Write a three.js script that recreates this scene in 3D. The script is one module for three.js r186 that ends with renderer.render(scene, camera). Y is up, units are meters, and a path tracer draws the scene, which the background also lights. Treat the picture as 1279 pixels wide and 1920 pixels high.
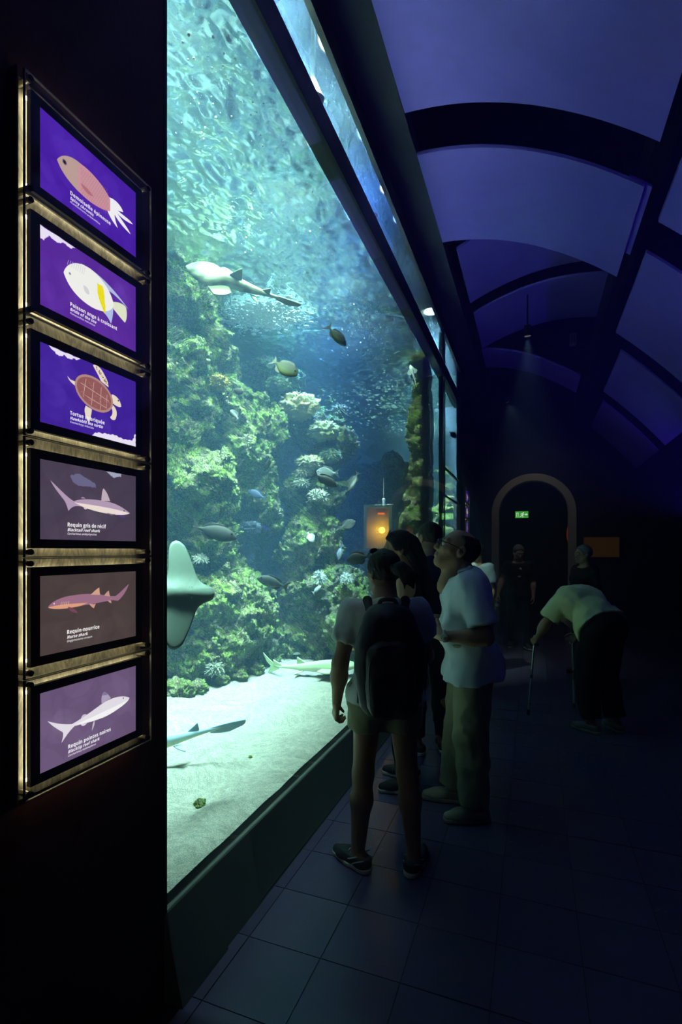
import * as THREE from 'three';
import { mergeGeometries, mergeVertices } from 'three/addons/utils/BufferGeometryUtils.js';
import { RoundedBoxGeometry } from 'three/addons/geometries/RoundedBoxGeometry.js';
import { RectAreaLightUniformsLib } from 'three/addons/lights/RectAreaLightUniformsLib.js';
import { createNoise3D } from 'simplex-noise';

// ---------------------------------------------------------------- camera, light, exposure
// World: the tank window lies in the plane x = 0, the corridor runs along -z, the visitors' floor is y = 0.
const scene = new THREE.Scene();
scene.background = new THREE.Color(0x000000);
const EYE = new THREE.Vector3(1.22, 1.6, 0), F = 950, YAW = THREE.MathUtils.degToRad(20.75);
const camera = new THREE.PerspectiveCamera(2 * Math.atan(960 / F) * 180 / Math.PI, 1279 / 1920, 0.05, 80);
camera.position.copy(EYE);
camera.rotation.y = YAW;
camera.setViewOffset(1279, 1920, 0, -72, 1279, 1920);          // shift lens: horizon at row 1032, verticals stay upright
const renderer = new THREE.WebGLRenderer();
renderer.toneMapping = THREE.LinearToneMapping;
renderer.toneMappingExposure = 1.0;
renderer.shadowMap.enabled = true;
RectAreaLightUniformsLib.init();
scene.fog = new THREE.FogExp2(new THREE.Color().setRGB(0.28, 0.55, 0.92), 0.036);   // clouded water

// lamps over the tank: [x, y, z, aim x, aim z, colour, intensity, half angle, penumbra]
const TANK_LAMPS = [
  [-0.62, 6.7, -1.4, -1.30, -1.9, 0xdcfff0, 2850, 0.31, 1],
  [-0.62, 6.7, -2.5, -1.40, -2.9, 0xdcfff0, 2900, 0.31, 1],
  [-0.62, 6.7, -3.6, -1.60, -3.9, 0xdcfff0, 3500, 0.31, 1],
  [-0.62, 6.7, -4.7, -1.70, -4.9, 0xdcfff0, 3850, 0.31, 1],
  [-0.62, 6.7, -5.9, -1.90, -6.0, 0x7aaeff, 4050, 0.30, 1],
  [-0.80, 6.7, -10.8, -0.9, -11.2, 0xd8fff4, 7400, 0.34, 0.6],
  [-0.62, 6.7, -7.6, -1.45, -6.6, 0x7aaeff, 4750, 0.07, 0.4],  // unseen narrow beam, added to draw light shafts in the water
  [-0.62, 6.7, -6.9, -0.42, -6.75, 0xe8ffd8, 5700, 0.085, 0.8],  // unseen lamp, added to brighten the rock pillar
];
// unseen fill floods, added to stand in for light scattered under water: [x, y, z, aim x, y, z, colour, intensity, half angle]
const FILL_LAMPS = [
  [-0.24, 4.62, -1.9, -2.3, 2.0, -3.3, 0xe8ffdc, 275, 0.72],
  [-0.24, 4.62, -3.2, -2.3, 1.7, -4.3, 0xe8ffdc, 275, 0.68],
  [-0.24, 4.62, -4.5, -2.2, 1.5, -5.6, 0xdcffe4, 300, 0.55],
  [-0.95, 6.4, -4.9, -0.32, 1.9, -6.7, 0xf0ffdc, 900, 0.24],  // added to brighten the rock pillar
];
// violet corridor wash lamps: [x, y, z, aim x, y, z, intensity]
const WASH = [
  [3.6, 2.0, -1.6, 0.7, 5.2, -3.4, 6.5],
  [3.6, 2.0, -4.8, 0.8, 5.2, -5.4, 6],
  [3.6, 2.0, -8.6, 0.8, 5.3, -8.6, 4],
];
const WASH_COLOR = 0x7038ff;

// ---------------------------------------------------------------- helpers
const C = Math.cos(YAW), S = Math.sin(YAW);
function rng(seed) { let a = seed >>> 0; return () => { a = (a + 0x6d2b79f5) | 0; let t = Math.imul(a ^ (a >>> 15), 1 | a); t = (t + Math.imul(t ^ (t >>> 7), 61 | t)) ^ t; return ((t ^ (t >>> 14)) >>> 0) / 4294967296; }; }
const N3 = createNoise3D(rng(11)), N3b = createNoise3D(rng(29));
const fbm = (x, y, z, o = 4) => { let s = 0, a = 0.5; for (let i = 0; i < o; i++) { s += a * N3(x, y, z); x *= 2.03; y *= 2.03; z *= 2.03; a *= 0.5; } return s; };
const lerp = (a, b, t) => a + (b - a) * t, clamp = (x, a, b) => Math.min(b, Math.max(a, x)), V = (x, y, z) => new THREE.Vector3(x, y, z);
const sstep = (a, b, x) => { const t = clamp((x - a) / (b - a), 0, 1); return t * t * (3 - 2 * t); };
// a point of the place from where it is sighted (picture column, row) and how deep it lies along the view
function at(u, v, depth) {
  const xv = (u - 640) / F * depth;
  return V(EYE.x + xv * C - depth * S, EYE.y - (v - 1032) / F * depth, -(xv * S + depth * C));
}
const col = (c) => new THREE.Color(c);
const mat = (c, roughness = 0.8, more = {}) => new THREE.MeshPhysicalMaterial({ color: c, roughness, ...more });
const taken = {};
function numbered(name) { const n = taken[name] = (taken[name] ?? -1) + 1; return n ? name + '_' + String(n).padStart(3, '0') : name; }
function tag(o, label, category, group, kind) {
  if (label) o.userData.label = label;
  if (category) o.userData.category = category;
  if (group) o.userData.group = group;
  if (kind) o.userData.kind = kind;
  return o;
}
function thing(name, label, category, pos = [0, 0, 0], turn = 0, group) {
  const o = new THREE.Group(); o.name = numbered(name); scene.add(o);
  o.position.set(...(pos.isVector3 ? pos.toArray() : pos)); o.rotation.y = turn;
  return tag(o, label, category, group);
}
function part(name, g, m, parent, label) { const o = new THREE.Mesh(g, m); o.name = name; parent.add(o); if (label) o.userData.label = label; return o; }
function single(name, g, m, label, category, group) { const o = new THREE.Mesh(g, m); o.name = numbered(name); scene.add(o); return tag(o, label, category, group); }
function structure(name, g, m, label) { const o = g ? new THREE.Mesh(g, m) : new THREE.Group(); o.name = name; scene.add(o); o.userData.kind = 'structure'; if (label) o.userData.label = label; return o; }
function box(x0, x1, y0, y1, z0, z1) { const g = new THREE.BoxGeometry(x1 - x0, y1 - y0, z1 - z0); g.translate((x0 + x1) / 2, (y0 + y1) / 2, (z0 + z1) / 2); return g; }
function rbox(w, h, d, r = 0.01, x = 0, y = 0, z = 0, seg = 2) { const g = new RoundedBoxGeometry(w, h, d, seg, r); g.translate(x, y, z); return g; }
function cyl(a, b, ra, rb = ra, n = 12, open = false) {
  const d = b.clone().sub(a), g = new THREE.CylinderGeometry(rb, ra, d.length(), n, 1, open);
  g.applyQuaternion(new THREE.Quaternion().setFromUnitVectors(V(0, 1, 0), d.clone().normalize()));
  const m = a.clone().add(b).multiplyScalar(0.5); g.translate(m.x, m.y, m.z); return g;
}
function tube(pts, r, n = 24, k = 8) { return new THREE.TubeGeometry(new THREE.CatmullRomCurve3(pts.map((p) => p.isVector3 ? p : V(...p))), n, r, k, false); }
const plain = (g) => { const h = g.index ? g.toNonIndexed() : g; for (const k of Object.keys(h.attributes)) if (!['position', 'normal'].includes(k)) h.deleteAttribute(k); return h; };
const join = (list) => mergeGeometries(list.map(plain));
function sweep(profile, z0, z1, close = true) {              // a profile in x, y swept along z
  const s = new THREE.Shape(profile.map(([x, y]) => new THREE.Vector2(x, y)));
  const g = new THREE.ExtrudeGeometry(s, { depth: Math.abs(z1 - z0), bevelEnabled: false }); g.translate(0, 0, Math.min(z0, z1)); return g;
}
function grid(nx, nz, f) {                                    // an indexed sheet, f(i/nx, j/nz) -> [x, y, z, u, v]
  const p = [], uv = [], ix = [];
  for (let j = 0; j <= nz; j++) for (let i = 0; i <= nx; i++) { const q = f(i / nx, j / nz); p.push(q[0], q[1], q[2]); uv.push(q[3] ?? q[0], q[4] ?? q[2]); }
  for (let j = 0; j < nz; j++) for (let i = 0; i < nx; i++) { const a = j * (nx + 1) + i, b = a + 1, c = a + nx + 1, d = c + 1; ix.push(a, c, b, b, c, d); }
  const g = new THREE.BufferGeometry(); g.setAttribute('position', new THREE.Float32BufferAttribute(p, 3)); g.setAttribute('uv', new THREE.Float32BufferAttribute(uv, 2)); g.setIndex(ix); g.computeVertexNormals(); return g;
}
// texture from a function of (u, v) in 0..1 returning 0..1 grey or [r, g, b] (sRGB)
function texture(n, f, srgb = true, rep = 1) {
  const d = new Uint8Array(n * n * 4);
  for (let y = 0; y < n; y++) for (let x = 0; x < n; x++) { const c = f((x + 0.5) / n, (y + 0.5) / n), o = (y * n + x) * 4; for (let k = 0; k < 3; k++) d[o + k] = clamp((c.length ? c[k] : c) * 255, 0, 255); d[o + 3] = 255; }
  const t = new THREE.DataTexture(d, n, n); t.wrapS = t.wrapT = THREE.RepeatWrapping; t.magFilter = THREE.LinearFilter; t.repeat.set(rep, rep);
  if (srgb) t.colorSpace = THREE.SRGBColorSpace; t.needsUpdate = true; return t;
}
const T2 = Math.PI * 2;                                       // tileable noise: walk a torus
const tn = (u, v, f, s = 0) => { const r = f / T2; return N3b(Math.cos(u * T2) * r + s, Math.sin(u * T2) * r + Math.cos(v * T2) * r * 1.7, Math.sin(v * T2) * r + s * 0.7); };

// naive surface nets: mesh of the zero level of f inside a box
function nets(f, lo, hi, cell) {
  const n = [0, 1, 2].map((k) => Math.max(2, Math.ceil((hi[k] - lo[k]) / cell) + 1)), [nx, ny, nz] = n;
  const val = new Float32Array(nx * ny * nz); let q = 0;
  for (let k = 0; k < nz; k++) for (let j = 0; j < ny; j++) for (let i = 0; i < nx; i++) val[q++] = f(lo[0] + i * cell, lo[1] + j * cell, lo[2] + k * cell);
  const id = new Int32Array(nx * ny * nz).fill(-1), pos = [], ix = [], st = [1, nx, nx * ny];
  for (let k = 0; k < nz - 1; k++) for (let j = 0; j < ny - 1; j++) for (let i = 0; i < nx - 1; i++) {
    const o = i + j * nx + k * nx * ny; let m = 0, cnt = 0, sx = 0, sy = 0, sz = 0;
    for (let c = 0; c < 8; c++) if (val[o + (c & 1) + ((c >> 1) & 1) * nx + (c >> 2) * nx * ny] < 0) m |= 1 << c;
    if (m === 0 || m === 255) continue;
    for (let a = 0; a < 8; a++) for (let d = 0; d < 3; d++) {
      if (a & (1 << d)) continue; const b = a | (1 << d);
      if (((m >> a) & 1) === ((m >> b) & 1)) continue;
      const va = val[o + (a & 1) + ((a >> 1) & 1) * nx + (a >> 2) * nx * ny], vb = val[o + (b & 1) + ((b >> 1) & 1) * nx + (b >> 2) * nx * ny], t = va / (va - vb);
      sx += (a & 1) + (d === 0 ? t : 0); sy += ((a >> 1) & 1) + (d === 1 ? t : 0); sz += (a >> 2) + (d === 2 ? t : 0); cnt++;
    }
    id[o] = pos.length / 3; pos.push(lo[0] + (i + sx / cnt) * cell, lo[1] + (j + sy / cnt) * cell, lo[2] + (k + sz / cnt) * cell);
  }
  for (let k = 1; k < nz - 1; k++) for (let j = 1; j < ny - 1; j++) for (let i = 1; i < nx - 1; i++) {
    const o = i + j * nx + k * nx * ny, s0 = val[o] < 0;
    for (let d = 0; d < 3; d++) {
      const s1 = val[o + st[d]] < 0; if (s0 === s1) continue;
      const e1 = st[(d + 1) % 3], e2 = st[(d + 2) % 3], a = id[o - e1 - e2], b = id[o - e2], c = id[o], e = id[o - e1];
      if (a < 0 || b < 0 || c < 0 || e < 0) continue;
      if (s0) ix.push(a, b, c, a, c, e); else ix.push(a, c, b, a, e, c);
    }
  }
  const g = new THREE.BufferGeometry(); g.setAttribute('position', new THREE.Float32BufferAttribute(pos, 3)); g.setIndex(ix); g.computeVertexNormals(); return g;
}
const smin = (a, b, k) => { const h = Math.max(k - Math.abs(a - b), 0) / k; return Math.min(a, b) - h * h * k * 0.25; };
const smax = (a, b, k) => -smin(-a, -b, k);
// distance fields: each returns f(x, y, z)
function cap(a, b, ra, rb = ra) {
  const bx = b.x - a.x, by = b.y - a.y, bz = b.z - a.z, l = bx * bx + by * by + bz * bz || 1e-9;
  return (x, y, z) => { const px = x - a.x, py = y - a.y, pz = z - a.z, t = clamp((px * bx + py * by + pz * bz) / l, 0, 1), qx = px - bx * t, qy = py - by * t, qz = pz - bz * t; return Math.sqrt(qx * qx + qy * qy + qz * qz) - (ra + (rb - ra) * t); };
}
function ell(c, rx, ry, rz) { const m = Math.min(rx, ry, rz); return (x, y, z) => { const px = (x - c.x) / rx, py = (y - c.y) / ry, pz = (z - c.z) / rz, k = Math.sqrt(px * px + py * py + pz * pz); const g = Math.sqrt(px * px / rx / rx + py * py / ry / ry + pz * pz / rz / rz); return g < 1e-6 ? -m : k * (k - 1) / g; }; }
const blend = (list, k) => (x, y, z) => { let d = list[0](x, y, z); for (let i = 1; i < list.length; i++) d = smin(d, list[i](x, y, z), k); return d; };
const tmpM = new THREE.Matrix4();
// ---------------------------------------------------------------- textures and common materials
const speck = texture(512, (u, v) => { const a = 0.5 + 0.25 * tn(u, v, 60) + 0.25 * tn(u, v, 140, 5); return clamp(a, 0, 1); }, false);
const roughPatch = texture(512, (u, v) => clamp(0.55 + 0.2 * tn(u, v, 6) + 0.15 * tn(u, v, 22, 3) + 0.1 * tn(u, v, 90, 7), 0, 1), false);
const cloth = texture(256, (u, v) => 0.5 + 0.25 * Math.sin(u * T2 * 64) * Math.sin(v * T2 * 64) + 0.2 * tn(u, v, 30), false);
const M = {
  black: mat(col(0x050505), 0.9, { specularIntensity: 0.3 }), wallBlack: mat(col(0x4a2416), 0.62, { bumpMap: speck, bumpScale: 0.002 }), mullion: mat(col(0x060506), 0.5),
  soffit: mat(col(0x2a302e), 0.85), kerb: mat(col(0x66716c), 0.8), steel: mat(col(0x9a9788), 0.32, { metalness: 0.9 }), darkWall: mat(col(0x17122a), 0.8),
  violet: mat(col(0x9a94c8), 0.42), plaster: mat(col(0xb0a892), 0.85), glass: new THREE.MeshPhysicalMaterial({ color: 0xffffff, roughness: 0.0, transmission: 1, ior: 1.45, thickness: 0 }),
  seal: mat(col(0x101312), 0.6),
};
const violetTex = texture(512, (u, v) => { const a = 0.92 + 0.03 * tn(u, v, 3) + 0.02 * tn(u, v, 14, 4); return [a * 0.50, a * 0.42, a * 0.80]; });
M.violet = mat(0xffffff, 0.36, { map: violetTex });

// ---------------------------------------------------------------- floor of square tiles
const floor = structure('floor', null, null, 'dark glossy tiled floor of the corridor');
{
  part('grout', box(0.0, 4.0, -0.2, -0.004, -17, 1.6), mat(col(0x131219), 0.9), floor);
  const tones = [0x56506e, 0x534d6c, 0x595370, 0x504a69].map((c, k) => mat(col(c), 0.26 + 0.03 * k, { roughnessMap: roughPatch, bumpMap: speck, bumpScale: 0.0006, specularIntensity: 0.9 }));
  const P = 0.32, gap = 0.004, rest = [], r = rng(5);
  const tileOf = (w, d) => { const g = new THREE.BoxGeometry(w - gap, 0.012, d - gap); g.translate(0, -0.006, 0); return g; };
  const geos = [tileOf(P, P), tileOf(0.055, P)];
  let n = 0;
  for (let j = -4; j < 53; j++) for (let i = -1; i < 12; i++) {
    const z = -(0.39 + P * j), w = i < 0 ? 0.055 : P, x = i < 0 ? 0.0925 : 0.12 + P * (i + 0.5), b = -z;
    const seen = b > 1.2 && b < 7.6 && x < 3.1 && n < 300;
    const k = Math.floor(r() * 4), dy = -0.0012 * r();
    if (seen) { const t = part('tile', geos[i < 0 ? 1 : 0], tones[k], floor); t.position.set(x, dy, z); t.rotation.x = (r() - 0.5) * 0.003; t.rotation.z = (r() - 0.5) * 0.003; n++; }
    else { const g = geos[i < 0 ? 1 : 0].clone(); g.translate(x, dy, z); rest.push(g); }
  }
  const o = part('tile_field', mergeGeometries(rest), tones[0], floor); o.userData.kind = 'stuff';
}
// ---------------------------------------------------------------- walls round the corridor
const Z0 = 1.6, ZE = -12.0, ZB = -17, XR = 3.9, HC = 5.95;
structure('wall_left', box(-0.45, 0, 0, HC, -1.456, Z0), M.wallBlack, 'dark brown pillar carrying the lit fish panels');
structure('wall_left_far', box(-0.04, 0.0, 0, HC, ZE, -9.35), M.black, 'black pillar at the far end of the window');
structure('wall_right', box(XR, XR + 0.2, 0, HC, ZB, Z0), M.darkWall, 'dark wall on the right of the corridor');
structure('wall_back', box(-3.6, XR + 0.2, 0, 8, Z0, Z0 + 0.2), M.darkWall, 'dark wall behind the viewer');
structure('ceiling_void', box(0.0, XR + 0.2, HC, HC + 0.15, ZB, Z0), M.black, 'black ceiling above the hung violet panels');
{
  // end wall with a round-arched doorway
  const s = new THREE.Shape([[-0.1, 0], [XR, 0], [XR, HC], [-0.1, HC]].map((p) => new THREE.Vector2(...p)));
  const cx = 1.22, r = 0.86, sp = 2.42, h = new THREE.Path();
  h.moveTo(cx - r, -0.01); h.lineTo(cx - r, sp); h.absarc(cx, sp, r, Math.PI, 0, true); h.lineTo(cx + r, -0.01); h.closePath();
  s.holes.push(h);
  const s2 = new THREE.Shape(); s2.moveTo(-0.1, 0); s2.lineTo(cx - r, 0); s2.lineTo(cx - r, sp); s2.absarc(cx, sp, r, Math.PI, 0, true); s2.lineTo(cx + r, 0); s2.lineTo(XR, 0); s2.lineTo(XR, HC); s2.lineTo(-0.1, HC); s2.closePath();
  const g = new THREE.ExtrudeGeometry(s2, { depth: 0.25, bevelEnabled: false, curveSegments: 32 }); g.translate(0, 0, ZE - 0.25);
  structure('wall_end', g, M.darkWall, 'dark violet end wall with an arched doorway');
  const t = new THREE.Shape(), w = 0.13;
  t.moveTo(cx - r - 0.01, 0); t.lineTo(cx - r - 0.01, sp); t.absarc(cx, sp, r + 0.01, Math.PI, 0, true); t.lineTo(cx + r + 0.01, 0); t.lineTo(cx + r - w, 0); t.lineTo(cx + r - w, sp); t.absarc(cx, sp, r - w, 0, Math.PI, false); t.lineTo(cx - r + w, 0); t.closePath();
  const tg = new THREE.ExtrudeGeometry(t, { depth: 0.22, bevelEnabled: true, bevelSize: 0.012, bevelThickness: 0.012, bevelSegments: 2, curveSegments: 40 }); tg.translate(0, 0, ZE - 0.2);
  structure('trim_1', tg, M.plaster, 'pale plaster surround of the arched doorway');
  // the dark room beyond
  structure('wall_beyond', join([box(-0.1, XR, 0, HC, ZB - 0.2, ZB), box(-0.3, -0.1, 0, HC, ZB, ZE - 0.25)]), M.black, 'black walls of the room beyond the arch');
}
// ---------------------------------------------------------------- window: kerb, soffit, bars, glass
{
  const k = structure('baseboard_left', null, null, 'grey battered kerb under the tank window');
  for (const [b0, b1, out] of [[1.456, 1.74, 0.078], [1.742, 2.02, 0.068], [2.022, 5.4, 0.058], [5.402, 9.35, 0.058]])
    part('kerb_block', sweep([[-0.04, 0], [out, 0], [out - 0.004, 0.02], [0.004, 0.31], [0, 0.315], [-0.005, 0.315], [-0.005, 0.298], [-0.04, 0.298]], -b1, -b0), M.kerb, k);
  const s = structure('trim_2', null, null, 'grey soffit and black head above the tank window');
  part('window_head', box(-0.04, 0.0, 4.83, 5.0, -9.35, -1.456), M.mullion, s);
  part('soffit_board', sweep([[-0.03, 5.0], [0, 5.0], [0.262, 5.08], [0.262, 5.22], [-0.03, 5.3]], -10.2, 1.5), M.soffit, s);
  part('upper_wall', box(-0.03, 0.2, 5.22, HC, -12, 1.5), M.black, s);
  const w = structure('window_1', null, null, 'tall acrylic window of the great tank with a black transom bar');
  part('pane', box(-0.036, -0.006, 0.30, 4.19, -7.56, -1.44), M.glass, w);
  part('pane', box(-0.036, -0.006, 4.37, 4.85, -7.56, -1.44), M.glass, w);
  part('transom_bar', box(-0.12, 0.0, 4.19, 4.37, -9.35, -1.456), M.mullion, w);
  part('transom_lip', box(-0.006, 0.004, 4.172, 4.19, -9.35, -1.456), M.seal, w);
  part('jamb', box(-0.09, -0.001, 0.32, 4.85, -7.61, -7.56), M.seal, w);
  part('jamb_trim', box(-0.05, 0.003, 0.31, 4.85, -1.466, -1.45), M.seal, w);
  const w2 = structure('window_2', null, null, 'narrow far pane of the great tank with dark seams');
  for (const [h0, h1] of [[0.30, 2.40], [2.43, 2.83], [2.845, 4.19], [4.37, 4.85]]) part('pane', box(-0.036, -0.006, h0, h1, -9.36, -7.61), M.glass, w2);
  part('seam', box(-0.04, -0.002, 2.40, 2.43, -9.36, -7.61), M.seal, w2);
  part('seam', box(-0.04, -0.002, 2.83, 2.845, -9.36, -7.61), M.seal, w2);
}
// ---------------------------------------------------------------- hung violet ceiling panels
{
  const c = structure('ceiling', null, null, 'curved violet ceiling panels hung in a black void');
  const low = (a) => 3.48 - 0.216 * (a + 1.04) ** 2, high = (a) => 3.8 - 0.19 * (a - 0.45) ** 2;
  const sheet = (f, a0, a1, b0, b1, name = 'panel', m = M.violet, th = 0.03, dy = 0) => {
    const n = 26, p = [];
    for (let i = 0; i <= n; i++) { const a = lerp(a0, a1, i / n); p.push([EYE.x + a, EYE.y + f(a) + dy]); }
    for (let i = n; i >= 0; i--) { const a = lerp(a0, a1, i / n); p.push([EYE.x + a, EYE.y + f(a) + dy + th]); }
    const g = sweep(p, -b1, -b0), q = g.attributes.position, uv = []; for (let i = 0; i < q.count; i++) uv.push(q.getX(i) * 0.45, q.getZ(i) * 0.45); g.setAttribute('uv', new THREE.Float32BufferAttribute(uv, 2));
    return part(name, g, m, c);
  };
  sheet(low, -0.955, 0.80, -1.4, 3.95); sheet(low, -0.955, 0.79, 4.41, 5.76); sheet(low, 0.70, 0.85, 4.45, 5.4, 'panel', M.violet, 0.02, 0.06);
  sheet(high, -0.83, 1.15, 5.97, 7.34); sheet(high, -0.82, 1.16, 7.69, 9.07); sheet(low, -0.83, 0.72, 9.05, 9.95);
  sheet(low, 0.93, 1.9, -1.4, 1.6); sheet(low, 0.93, 1.9, 2.1, 3.3); sheet(low, 0.94, 1.9, 3.55, 4.7); sheet(low, 0.94, 1.9, 5.15, 6.92); sheet(low, 1.05, 1.9, 7.3, 9.05); sheet(low, 1.1, 1.9, 9.5, 11.4);
  part('spine_beam', box(EYE.x + 0.80, EYE.x + 0.93, 4.45, 4.75, -11.9, 1.5), M.black, c);
  for (const b of [4.0, 5.85, 7.45, 9.2, 10.6]) part('cross_beam', box(0.27, 3.9, 5.55, 5.75, -b - 0.3, -b), M.black, c);
}
// ---------------------------------------------------------------- violet wash lamps on the right wall (outside the picture)
WASH.forEach(([x, y, z, tx, ty, tz, power], k) => {
  const o = thing('wall_wash_lamp', ['violet wash lamp on the right wall nearest the viewer', 'violet wash lamp halfway along the right wall', 'violet wash lamp on the right wall near the arch'][k], 'lamp', [x, y, z]);
  part('bracket', box(0.05, 0.29, -0.03, 0.03, -0.03, 0.03), M.black, o);
  const d = V(tx - x, ty - y, tz - z).normalize();
  part('housing', cyl(d.clone().multiplyScalar(-0.14), d.clone().multiplyScalar(0.05), 0.06, 0.08, 20), M.black, o);
  part('lamp_lens', cyl(d.clone().multiplyScalar(0.05), d.clone().multiplyScalar(0.056), 0.07, 0.07, 20), mat(0x000000, 0.4, { emissive: col(WASH_COLOR), emissiveIntensity: 2 }), o);
  const l = new THREE.SpotLight(WASH_COLOR, power, 0, 0.95, 1, 2); l.position.copy(d).multiplyScalar(0.075); l.shadow.radius = 3; o.add(l); scene.add(l.target); l.target.position.set(tx, ty, tz);
});
// ---------------------------------------------------------------- the tank: shell, sand, water, lamps
const vaultY = (x, z) => 7.45 + 0.35 * fbm(x, 2, z, 3) + 0.3 * Math.abs(N3(x * 2.2, 5, z * 2.2)) + 0.09 * N3(x * 7, 1, z * 7) + 0.04 * N3b(x * 16, 1, z * 16);
let bedH;
const XB = -4.1, ZT0 = 1.2, ZT1 = -14.2, WATER = 4.2, BED = 0.315;
{
  const shell = mat(col(0x2c4a4a), 0.9);
  structure('wall_tank_side', box(XB - 0.2, -0.45, 0, 8.1, ZT0, ZT0 + 0.2), shell, 'painted side wall of the tank');
  structure('wall_tank_end', box(XB - 0.2, -0.1, 0, 8.1, ZT1 - 0.2, ZT1), mat(col(0x7fa6b4), 0.9), 'far end wall of the tank coloured as pale blue water haze');  // pale blue colour stands in for bright, hazy water
  structure('wall_tank_back', box(XB - 0.2, XB, 0, 8.1, ZT1, ZT0), shell, 'painted back wall of the tank');
  structure('ceiling_tank', box(XB - 0.2, 0, 8.1, 8.3, ZT1, ZT0), mat(col(0x1c2430), 0.9), 'dark ceiling over the tank');
  structure('wall_tank_front', join([box(-0.045, 0, 5.0, 8.1, ZT1, ZT0), box(-0.08, -0.045, 0, 5.3, ZT1, -9.37), box(-0.45, -0.45 + 0.02, 5.9, 8.1, -1.45, ZT0)]), M.black, 'dark wall above the tank window');
}
{
  const bedTex = texture(1024, (u, v) => { const a = 0.54 + 0.10 * tn(u, v, 130) + 0.09 * tn(u, v, 260, 4) + 0.05 * tn(u, v, 20, 9), k = tn(u, v, 200, 13) > 0.72 ? 0.55 : 1; return [a * k * 0.97, a * k * 0.98, a * k * 0.92]; }, true, 0.9);
  const bedBump = texture(512, (u, v) => 0.5 + 0.3 * tn(u, v, 60) + 0.2 * tn(u, v, 150, 2), false, 1.3);
  bedH = (x, z) => { const e = 1 - 0.85 * sstep(-0.4, -0.12, x); return BED + e * (0.035 * fbm(x * 1.1 + 4, 0, z * 1.1, 3) + 0.026 * N3(x * 3.1, 3, z * 2.2 + x) + 0.014 * N3(x * 7, 1, z * 5)) - 0.006 + 0.05 * sstep(-1.2, -2.4, x) + 0.03 * sstep(-0.4, -0.1, x); };
  const g = grid(130, 420, (s, t) => { const x = lerp(-0.038, XB, s), z = lerp(0.6, -14.1, t); return [x, bedH(x, z), z, x, z]; });
  { const o = structure('floor_tank', g, mat(0xffffff, 0.95, { map: bedTex, bumpMap: bedBump, bumpScale: 0.006 }), 'pale sand bed on the tank bottom'); }
  structure('floor_tank_base', box(XB, -0.045, 0, 0.2, ZT1, ZT0), M.black, 'concrete base under the sand bed');
}
// rippled water surface: mirrors the tank from below, lets part of the lamp light in
{
  const w = (x, z) => { const q = 0.35 * N3(x * 0.8, 9, z * 0.8); return 0.022 * N3(x * 2.6 + q, 1, z * 2.1) + 0.016 * N3(x * 6.3 + 2 * q, 5, z * 4.4) + 0.010 * N3(x * 13, 7, z * 9 + q) + 0.0048 * N3(x * 27, 4, z * 19); };
  const g = grid(230, 760, (s, t) => { const z = lerp(1.15, -14.15, t), x = lerp(z < -1.48 && z > -9.33 ? -0.122 : -0.47, z < -5.5 ? -3.05 : -3.2, s); return [x, WATER + w(x, z), z, x, z]; });
  const o = new THREE.Mesh(g, new THREE.MeshPhysicalMaterial({ color: col(0xd6f2f0), roughness: 0.06, metalness: 0.78, transmission: 1, thickness: 0, ior: 1.6, side: THREE.DoubleSide }));
  o.name = 'water_surface'; scene.add(o); tag(o, 'rippled water surface seen from below in the tank', 'water', null, 'stuff');
}
TANK_LAMPS.forEach(([x, y, z, tx, tz, c, power, ang, pen], k) => {
  const o = thing('tank_lamp', 'pendant flood lamp over the tank, ' + ['nearest the viewer', 'second from the viewer', 'third from the viewer', 'fourth from the viewer', 'fifth from the viewer', 'beyond the rock pillar', 'narrow beam added for the light shafts', 'added to brighten the rock pillar'][k], 'lamp', [x, y, z]);
  part('stem', cyl(V(0, 0.2, 0), V(0, vaultY(x, z) - y - 0.075, 0), 0.02), M.black, o);
  part('reflector', new THREE.LatheGeometry([[0.03, 0.2], [0.09, 0.19], [0.15, 0.1], [0.19, 0], [0.18, 0], [0.14, 0.1], [0.08, 0.17], [0.0, 0.17]].map((p) => new THREE.Vector2(...p)), 24), M.steel, o);
  part('lamp_lens', new THREE.CylinderGeometry(0.17, 0.17, 0.01, 24), mat(0x000000, 0.4, { emissive: col(c), emissiveIntensity: 6 }), o);
  const l = new THREE.SpotLight(c, power, 0, ang, pen, 2); l.position.set(0, -0.02, 0); l.shadow.radius = 20; o.add(l); scene.add(l.target); l.target.position.set(tx, 0.3, tz);
});
FILL_LAMPS.forEach(([x, y, z, tx, ty, tz, c, power, ang], k) => {  // added fill for the reef and pillar, kept out of sight
  const o = thing('added_fill_lamp', 'unseen fill flood added behind the window head, ' + ['first', 'second', 'third', 'fourth'][k] + ' along the tank', 'lamp', [x, y, z]), d = V(tx - x, ty - y, tz - z).normalize();
  part('bracket', k < 3 ? box(-0.02, 0.12, -0.20, -0.17, -0.02, 0.02) : box(-0.02, 0.02, 0.1, vaultY(x, z) - y - 0.045, -0.02, 0.02), M.steel, o);
  part('housing', cyl(d.clone().multiplyScalar(-0.13), d.clone().multiplyScalar(0.02), 0.07, 0.10, 20), M.steel, o);
  part('lamp_lens', cyl(d.clone().multiplyScalar(0.02), d.clone().multiplyScalar(0.028), 0.09, 0.09, 20), mat(0x000000, 0.4, { emissive: col(c), emissiveIntensity: 3 }), o);
  const l = new THREE.SpotLight(c, power, 0, ang, 1, 2); l.position.copy(d).multiplyScalar(0.05); l.shadow.radius = 6; o.add(l); scene.add(l.target); l.target.position.set(tx, ty, tz);
});
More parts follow.
